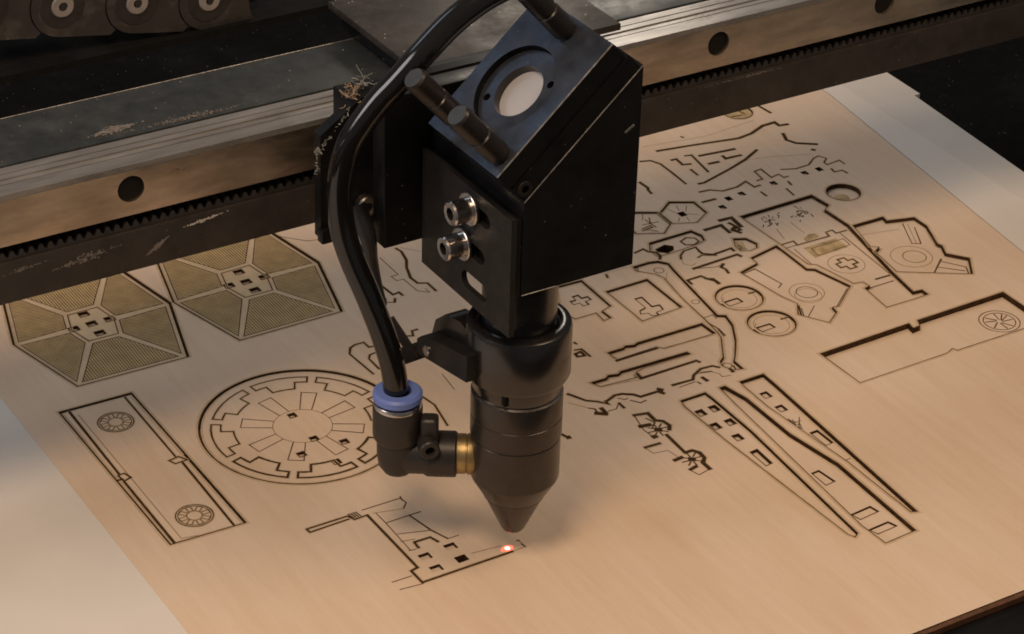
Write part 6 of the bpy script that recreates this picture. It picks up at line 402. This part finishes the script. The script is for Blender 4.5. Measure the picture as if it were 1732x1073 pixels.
# dust and lint lying on it
def blob(name, c, sx, sy, sz, mat, label, cat, rotz=0, seed=1, vertical=False):
    rnd = random.Random(seed); q = MB(); t = bmesh.new(); bmesh.ops.create_icosphere(t, subdivisions=4, radius=1)
    ph = [rnd.uniform(0, 6) for _ in range(9)]
    for v in t.verts:
        a = math.atan2(v.co.y, v.co.x)
        k = 1+.25*math.sin(2*a+ph[0])+.2*math.sin(5*a+ph[1])+.14*math.sin(9*a+ph[2])+.1*math.sin(17*a+ph[3])
        h = .7+.3*math.sin(7*v.co.x+ph[4])*math.cos(6*v.co.y+ph[5])+.3*math.sin(19*v.co.x+ph[6])*math.sin(15*v.co.y+ph[7])
        v.co = Vector((v.co.x*sx*k, v.co.y*sy*k, v.co.z*sz*h))
    Tm = Matrix.Translation(Vector(c))@Matrix.Rotation(rotz, 4, 'Y' if vertical else 'Z')@(Matrix.Rotation(math.pi/2, 4, 'X') if vertical else Matrix())
    q.add(t, mat, Tm); return tag(q.build(name), label, cat)
def grains(name, c, n, su, sv, ang, mat, label, seed, vertical, size=(.15, .45)):
    rnd = random.Random(seed); q = MB(); ca_, sa_ = math.cos(ang), math.sin(ang)
    for k in range(n):
        a = rnd.gauss(0, 1); u_ = a*su; v_ = rnd.gauss(0, 1)*sv*(1.1-min(1, abs(a)*.4))
        x, y = u_*ca_-v_*sa_, u_*sa_+v_*ca_
        t = bmesh.new(); bmesh.ops.create_icosphere(t, subdivisions=1, radius=1)
        r1 = rnd.uniform(*size); p = Vector(c)+(Vector((x, 0, y)) if vertical else Vector((x, y, 0)))
        for v in t.verts:
            j = rnd.uniform(.6, 1.3); w_ = Vector((v.co.x*r1*1.6, v.co.y*r1, v.co.z*r1*.35))*j
            v.co = p+(Vector((w_.x*ca_-w_.y*sa_, w_.z, w_.x*sa_+w_.y*ca_)) if vertical else Vector((w_.x*ca_-w_.y*sa_, w_.x*sa_+w_.y*ca_, w_.z)))
        q.add(t, mat)
    return tag(q.build(name), label, 'dust')
grains('dust_clump', (-71.5, 78.2, 104.7), 300, 3.0, .9, .1, 'dust_dim', 'pale dust clump on the beam top behind the rail', 3, False, (.1, .35))
grains('dust_smear', (-52, 75.6, 104.7), 300, 7.5, .8, .0, 'dust_dim', 'thin pale dust drift along the beam top against the rail', 15, False, (.06, .22))
grains('dust_smear', (-56.0, 60.5, 83.6), 110, 2.6, .22, .12, 'dust', 'pale ragged smear on the lower bar edge nearest the black hose', 5, True, (.07, .22))
grains('dust_smear', (-69.0, 60.5, 79.6), 130, 1.5, .3, .55, 'dust_dim', 'short slanted pale smear low on the bar left of the hose', 8, True, (.1, .3))
grains('dust_smear', (-88, 60.5, 81.4), 160, 3.4, .6, .12, 'dust_dim', 'faint wide smear on the lower bar above the hexagonal panels', 11, True, (.08, .26))
grains('dust_smear', (-104, 60.5, 82.8), 60, 2.4, .3, .1, 'dust_dim', 'faint thin smear on the lower bar at the left edge of the view', 12, True, (.08, .22))
grains('dust_smear', (112, 60.5, 84.9), 110, 6.0, .22, .0, 'dust_dim', 'thin pale smear on the lower bar edge under the belt right of the head', 13, True, (.07, .2))
def lint(name, c, n, spread, ln, mat, label, seed, dirv=(0, 0, 1)):
    rnd = random.Random(seed); q = MB()
    for k in range(n):
        p = Vector(c)+Vector((rnd.gauss(0, spread[0]), rnd.gauss(0, spread[1]), rnd.gauss(0, spread[2])))
        v = Vector((rnd.gauss(0, 1), rnd.gauss(0, 1), rnd.gauss(0, 1)))*.75+Vector(dirv); pp = [p]
        for j in range(4):
            v = v+Vector((rnd.gauss(0, .6), rnd.gauss(0, .6), rnd.gauss(0, .6))); pp.append(pp[-1]+v.normalized()*ln/4)
        q.tube(pp, rnd.uniform(.06, .17), mat, 5, 3)
    return tag(q.build(name), label, 'lint')
lint('lint_tuft', (-20.5, 47.5, 116.0), 34, (1.3, 1, .8), 2.8, 'lint_tan', 'tan fuzzy lint tuft caught beside the hose at the rail end', 4, (-.5, 0, .6))
lint('lint_tuft', (-17.5, 48, 118.6), 12, (.9, 1, .7), 3.6, 'lint_grey', 'grey stringy lint strand standing above the tan tuft', 6, (.3, 0, .2))
q = None
def edge_lint():
    q = MB(); rnd = random.Random(9)
    for k in range(70):
        a = rnd.random(); p = Vector((-31.5+a*9.5, 45.2, 103+a*10.5)) if rnd.random() < .8 else Vector((-31.8, 45.2, rnd.uniform(97, 104)))
        pp = [p]; v = Vector((-.6, 0, .5))
        for j in range(3):
            v = v+Vector((rnd.gauss(0, .7), rnd.gauss(0, .5), rnd.gauss(0, .7))); pp.append(pp[-1]+v.normalized()*rnd.uniform(.25, .5))
        q.tube(pp, rnd.uniform(.08, .22), 'lint_grey', 5, 3)
    return tag(q.build('lint_fringe'), 'grey lint fringe along the left edge of the black carriage', 'lint')
edge_lint()

# ------------------------------------------------------------ drag chain (top left)
CH = empty('drag_chain', (-40, 160, 88), 'dusty dark grey cable drag chain hanging behind the gantry', 'cable chain')
ca = math.atan2(-3.8, 22.3); cdx, cdz = math.cos(ca), math.sin(ca)
for k in range(-4, 3):
    hx, hz = -50.8+22.5*cdx*k, 101.3+22.5*cdz*k
    fr = lambda a, h, y: (hx+a*cdx-h*cdz, y, hz+a*cdz+h*cdx)
    q = MB()
    arc = [(9.2*math.cos(t), 9.2*math.sin(t)) for t in [math.pi*.5+math.pi*i/16 for i in range(17)]]
    q.prism([arc+[(6, -9.3), (15.5, -9.3)]+[(22.5-9.6*math.cos(t)*1.0, 9.6*math.sin(t)) for t in [-.95+1.9*i/12 for i in range(13)]]+[(15.5, 9.3)]], 160, 163, 'chain', fr=fr, bev=.35)
    q.box((hx+2, hx+16), (163, 185), (hz-5, hz-3.5), 'black')
    lk = q.build('chain_link', CH)
    q = MB(); q.lathe([(0, 0), (6.5, 0), (6.8, .3), (6.8, 1.2)], (hx, 159.8, hz), (0, 1, 0), 'chain_dark', 40); hb = q.build('hub', lk)
    q = MB(); q.lathe([(1.3, .5), (1.3, 0), (3.0, 0), (3.3, .4), (3.3, .9), (1.3, .9)], (hx, 159.2, hz), (0, 1, 0), 'pivot', 32); q.box((hx-.8, hx+.8), (159.25, 159.7), (hz-1.6, hz+1.6), 'chain_dark'); q.build('pivot_ring', lk)

# ------------------------------------------------------------ laser head
H = empty('laser_carriage', (0, 0, 7), 'black laser carriage with mirror housing and pointed nozzle over the plywood', 'laser cutter')
hd = Vector((.534, .845, 0)).normalized(); sd = Vector((hd.y, -hd.x, 0))
def ax(side, z, dep=0): v = sd*side+hd*dep; return (v.x, v.y, z)
# carriage on the rail
b = MB()
cp = [(-31.3, 79), (30, 79), (30, 118), (-14, 118), (-19.4, 115.8), (-31, 108)]
b.box((-20, 30), (48.5, 59.2), (80, 113), 'anod', .4)
b.prism([cp], 45, 48.2, 'anod', fr=lambda x, z, y: (x, y, z), bev=.5)
b.box((-31.8, -28.8), (43.2, 46), (78.2, 82), 'anod', .4)
car = b.build('carriage_plate', H)
b = MB(); b.box((4, 66), (58, 107), (110.0, 112), 'brown_plate', .25); b.box((6, 60), (61, 104), (105.4, 110), 'anod', .3); b.build('top_plate', H)
b = MB(); b.box((-23, 14), (27, 33), (82.8, 124), 'anod', .4); b.box((-10, 14), (33, 45), (84, 116), 'anod'); b.build('adaptor_plate', H)
b = MB(); b.cyl((-19, 45, 86.2), (0, -1, 0), 2.9, 2.6, 'steel', .4); b.lathe([(1.3, 0), (0, 0)], (-19, 42.35, 86.2), (0, -1, 0), 'socket', 6); b.build('cap_screw', car)
# housing with 45 degree top
al = math.atan2(141.1-112.9, 21.6+10.0)
b = MB(); hz0 = 87.8
b.prism([[(-10, hz0), (21.7, hz0), (21.7, 141.0), (-10, 112.9)]], -16, 26, 'anod', fr=lambda x, z, y: (x, y, z), bev=.35)
# bare metal along the worn edges
b.tube([(-9.9, -16.02, 112.85), (5, -16.02, 126.2), (21.5, -16.02, 140.9)], .16, 'bare', 6, 3)
b.tube([(-9.8, -16.02, 87.9), (0, -16.02, 87.85)], .12, 'bare', 6, 1)
b.box((17.2, 20.2), (-16.12, -15.8), (124.9, 125.5), 'bare', .1, T=Matrix.Translation((18.7, -16, 125.2))@Matrix.Rotation(-.55, 4, 'Y')@Matrix.Translation((-18.7, 16, -125.2)))
hou = b.build('housing', H)
# mirror mount on the slope : s along slope, y, n outwards
S = Vector((math.cos(al), 0, math.sin(al))); N = Vector((-math.sin(al), 0, math.cos(al))); O = Vector((-10, 0, 112.9))
mf = lambda s, y, n: tuple(O+S*s+Vector((0, y, 0))+N*n)
SQ = lambda s0, s1, y0, y1: [(s0, y0), (s1, y0), (s1, y1), (s0, y1)]
ci = lambda c, rr, n=40: [(c[0]+rr*math.cos(2*math.pi*i/n), c[1]+rr*math.sin(2*math.pi*i/n)) for i in range(n)]
RC = (19.2, .3)
b = MB(); b.prism([SQ(.3, 41.5, -16, 15.5), ci(RC, 7.2)], .25, 5.2, 'anod', fr=mf, bev=.3)
MO = b.build('mount_base', H)
b = MB()
b.prism([SQ(.1, 40.6, -15.95, 15.6), ci(RC, 11.5, 64)], 6.0, 11.3, 'blue_grey', 'anod', fr=mf, bev=.25)
b.prism([SQ(1.2, 39.6, -15.6, 15.2), ci(RC, 11.0)], 5.2, 6.0, 'socket', fr=mf)
b.tube([mf(.2, -15.95, 11.25), mf(20, -15.95, 11.25), mf(40.4, -15.95, 11.25)], .2, 'bare', 6, 3)
MM_ = b.build('mirror_mount', H)
b = MB()
b.prism([ci(RC, 11.35, 64), ci(RC, 6.9, 48), ci((RC[0]-5.6, RC[1]+7.2), 1.0, 16), ci((RC[0]+5.6, RC[1]-7.2), 1.0, 16)], 6.2, 9.6, 'blue_grey', 'gloss', fr=mf, bev=.12)
b.lathe([(11.3, 0), (11.3, .1), (0, .1)], mf(*RC, 5.6), N, 'socket', 40)
b.build('retaining_ring', MM_)
b = MB(); b.lathe([(0, 0), (6.9, 0), (6.9, -1)], mf(*RC, 7.2), N, 'mirror', 48); b.build('mirror', MM_)
for (s_, y_) in ((4.6, -12.0), (5.2, 8.6), (36.8, -1.0)):
    q = MB(); o = Vector(mf(s_, y_, 11.2))
    q.lathe([(2.5, 0), (2.5, 1.2), (2.95, 1.5), (2.95, 8.8), (2.6, 9.1), (2.6, 9.6), (2.95, 9.9), (2.95, 17.4), (2.5, 18), (0, 18.05)], o, N, 'dark_screw', 36, mats=['dark_screw']*8+['screw_end'])
    q.build('adjuster_screw', MM_)
b = MB(); o = Vector(mf(2.6, -16.0, 2.6)); b.lathe([(1.0, -.6), (1.0, .35), (1.9, .35), (2.0, 0)], o, (0, -1, 0), 'dark_screw', 28); b.lathe([(1.0, 0), (0, 0)], o, (0, -1, 0), 'socket', 20); b.build('set_screw', MO)
# slotted side plate with its two cap screws
def slot(y0, y1, z, h, n=8):
    p = []
    for i in range(n+1): a = -math.pi/2+math.pi*i/n; p.append((y1+h*math.cos(a), z+h*math.sin(a)))
    for i in range(n+1): a = math.pi/2+math.pi*i/n; p.append((y0+h*math.cos(a), z+h*math.sin(a)))
    return p
b = MB()
b.prism([[(-16.2, 77.2), (25.5, 77.2), (25.5, 109.0), (-16.2, 109.0)], slot(-3.6, 3.8, 83.3, 2.3), slot(-4.6, 3, 103.4, 2.0), slot(-2.5, 6, 92.6, 2.0)], -13.2, -11.7, 'plate', fr=lambda y, z, x: (x, y, z), bev=.3)
b.box((-11.6, -10.05), (-15.8, 25), (88.2, 108.5), 'anod', .2)
SP = b.build('side_plate', H)
for (y_, z_) in ((2.2, 103.6), (5.2, 92.6)):
    q = MB(); q.lathe([(0, 0), (4.1, 0), (4.2, .15), (4.2, .85), (4.0, 1.0), (0, 1.0)], (-13.25, y_, z_), (-1, 0, 0), 'steel', 40); wsh = q
    q.lathe([(2.8, .9), (3.0, 1.0), (3.1, 5.3), (2.75, 5.8), (1.55, 5.8)], (-13.25, y_, z_), (-1, 0, 0), 'steel', 40)
    q.lathe([(1.55, 5.8), (1.5, 3.6), (0, 3.6)], (-13.25, y_, z_), (-1, 0, 0), 'socket', 6)
    q.build('cap_screw', SP)
# lens tube, clamp ring, barrel and nozzle
Z = (0, 0, 1)
b = MB(); b.lathe([(0, 60), (9.4, 60), (9.4, 88), (0, 88)], (0, 0, 0), Z, 'gloss', 64); b.build('lens_tube', H)
b = MB(); b.lathe([(9.4, 70.1), (10.4, 70.7), (12.0, 70.7), (12.9, 70.1), (13.25, 69.2), (13.25, 56.2), (12.8, 55.2), (12.0, 54.8), (9.5, 54.8)], (0, 0, 0), Z, 'gloss', 96)
RG = b.build('clamp_ring', H)
b = MB()
b.lathe([(9.5, 55.5), (11.35, 55.5), (11.35, 51.2), (11.0, 50.7), (11.0, 50.5), (11.6, 50.2), (11.65, 50), (11.65, 43.6), (11.5, 43.5), (11.5, 43.3), (11.65, 43.2), (11.65, 37.8), (11.3, 37.4), (11.3, 37.1)], (0, 0, 0), Z, 'gun', 96, mats=['gloss']*3+['gloss','rim']+['gun']*6+['rim','gun'])
b.box((-8.9, -6.6), (-8.4, -7), (51.8, 54.6), 'socket')
b.build('barrel', H)
b = MB()
b.lathe([(11.3, 37.0), (11.4, 36.8), (11.4, 25.0), (11.2, 24.4), (8.1, 18.9), (8.0, 18.5), (7.75, 18.4), (3.2, 8.0), (2.7, 7.3), (2.0, 7.0), (1.2, 7.0), (1.0, 9)], (0, 0, 0), Z, 'gun', 96)
b.build('nozzle', H, ang=14)
# clamp ears on the ring with pin and lever
b = MB()
b.prism([[(22.8, 52.8), (-1.8, 57.5), (-1.9, 64.9), (8, 62.6), (20, 59.4), (22.6, 57.2)]], -16, -11.8, 'plate', fr=lambda y, z, x: (x, y, z), bev=.5)
b.prism([[(21, 54), (0, 57.5), (0, 67.0), (8, 68.6), (15, 67.2), (20, 63.0), (21.6, 58.5)]], -12.2, -6.5, 'gloss', fr=lambda y, z, x: (x, y, z), bev=.9)
EAR = b.build('clamp_ear', RG)
b = MB(); b.cyl((-15.6, 17.6, 56.3), (-1, 0, 0), 1.5, 1.0, 'steel', .3); b.build('pin', EAR)
b = MB()
def bar_(p, q_, wd, th, mat):
    p, q_ = Vector(p), Vector(q_); e = (q_-p); L = e.length; e.normalize(); n = hd.copy(); n = (n-e*n.dot(e)).normalized(); m = e.cross(n)
    T = Matrix((e, m, n)).transposed().to_4x4(); T.translation = (p+q_)/2
    b.box((-L/2, L/2), (-wd/2, wd/2), (-th/2, th/2), mat, .3, T=T)
bar_(ax(-21.0, 54.0, 13), ax(-34.2, 48.6, 12), 4.6, 1.2, 'plastic'); bar_(ax(-32.6, 62.5, 11), ax(-26.0, 50.5, 12), 2.4, 1.2, 'plastic')
b.build('clamp_lever', RG)
# air fitting
D = -sd
b = MB()
b.lathe([(4.5, 45.2), (5.9, 45.2), (6.1, 44.9), (6.1, 43.9), (5.9, 43.7), (4.5, 43.7)], ax(-29.9, 0), Z, 'steel', 48, closed=True)
b.lathe([(0, 43.8), (6.3, 43.8), (6.35, 43.3), (6.35, 35.4), (6.1, 34.6), (5.3, 33.6), (5.3, 29.5), (4.9, 26.4), (3.6, 24.3), (0, 23.6)], ax(-29.9, 0), Z, 'plastic', 48)
oo = Vector(ax(-31.4, 29.5))
b.lathe([(0, .6), (3.0, 1.0), (4.8, 2.4), (5.35, 4.5), (5.35, 8.2), (5.9, 9.2), (5.95, 9.6), (5.95, 16.2), (5.6, 16.6), (0, 16.6)], oo, -D, 'plastic', 48)
EL = b.build('elbow_fitting', H)
b = MB(); b.lathe([(3.5, 48.3), (5.6, 48.3), (6.3, 47.7), (6.3, 46.2), (5.4, 45.4), (3.5, 45.3)], ax(-29.9, 0), Z, 'blue', 48, closed=True); b.build('release_ring', EL)
b = MB(); b.lathe([(0, 0), (5.1, 0), (5.2, .2), (5.2, 2.4), (4.9, 2.5), (4.9, 2.7), (5.3, 2.9), (5.3, 4.4), (5.0, 5.0), (4.4, 5.0), (4.4, 8), (0, 8)], ax(-14.9, 29.7), sd, 'brass', 24); b.build('brass_thread', EL)
b = MB()
o = Vector(ax(-21.6, 35.0, -6.2)); axv = (hd*-1+sd*.25).normalized()
b.lathe([(1.25, 1.2), (2.3, 1.2), (2.6, .8), (2.6, -5), (1.25, -5)], o, axv, 'plastic', 32, closed=True)
b.lathe([(1.25, -.4), (0, -.4)], o, axv, 'socket', 20)
T = Matrix((sd, hd, Vector((0, 0, 1)))).transposed().to_4x4(); T.translation = Vector(ax(-21.7, 38.0, -2.5))
b.box((-2.3, 2.3), (-2.2, 2.2), (-4.6, 4.4), 'plastic', 1.3, T=T, seg=3)
b.build('eyelet', EL)
# ------------------------------------------------------------ hose and thin cable
hp = [(-30.0, 43.9), (-30.2, 47), (-31.2, 55.3), (-33.6, 64.7), (-37.3, 75.6), (-41.0, 85.5), (-43.3, 94.1), (-44.0, 103.4), (-43.1, 111.4), (-41.2, 117.8), (-38.2, 123.3), (-34.2, 129.2), (-30.6, 133.5), (-24.8, 140.7), (-18.2, 147.6), (-11.7, 152.8), (-5.5, 156.3), (2, 159.5), (14, 162)]
b = MB(); b.tube([ax(s_, z_, 0 if z_ < 140 else (z_-140)*.35) for s_, z_ in hp], 3.2, 'hose', 28, 8)
tag(b.build('air_hose'), 'glossy black air hose arching from the blue ring over the head', 'hose')
b = MB(); b.tube([(-26.5, 35, 92), (-25.8, 30.5, 85.5), (-25, 30, 78.8), (-23.8, 29.1, 72), (-22.5, 27.9, 66)], lambda t: 2.6-1.9*t, 'plastic', 14, 6)
tag(b.build('cable_end'), 'short black tapering cable end hanging behind the hose', 'cable')
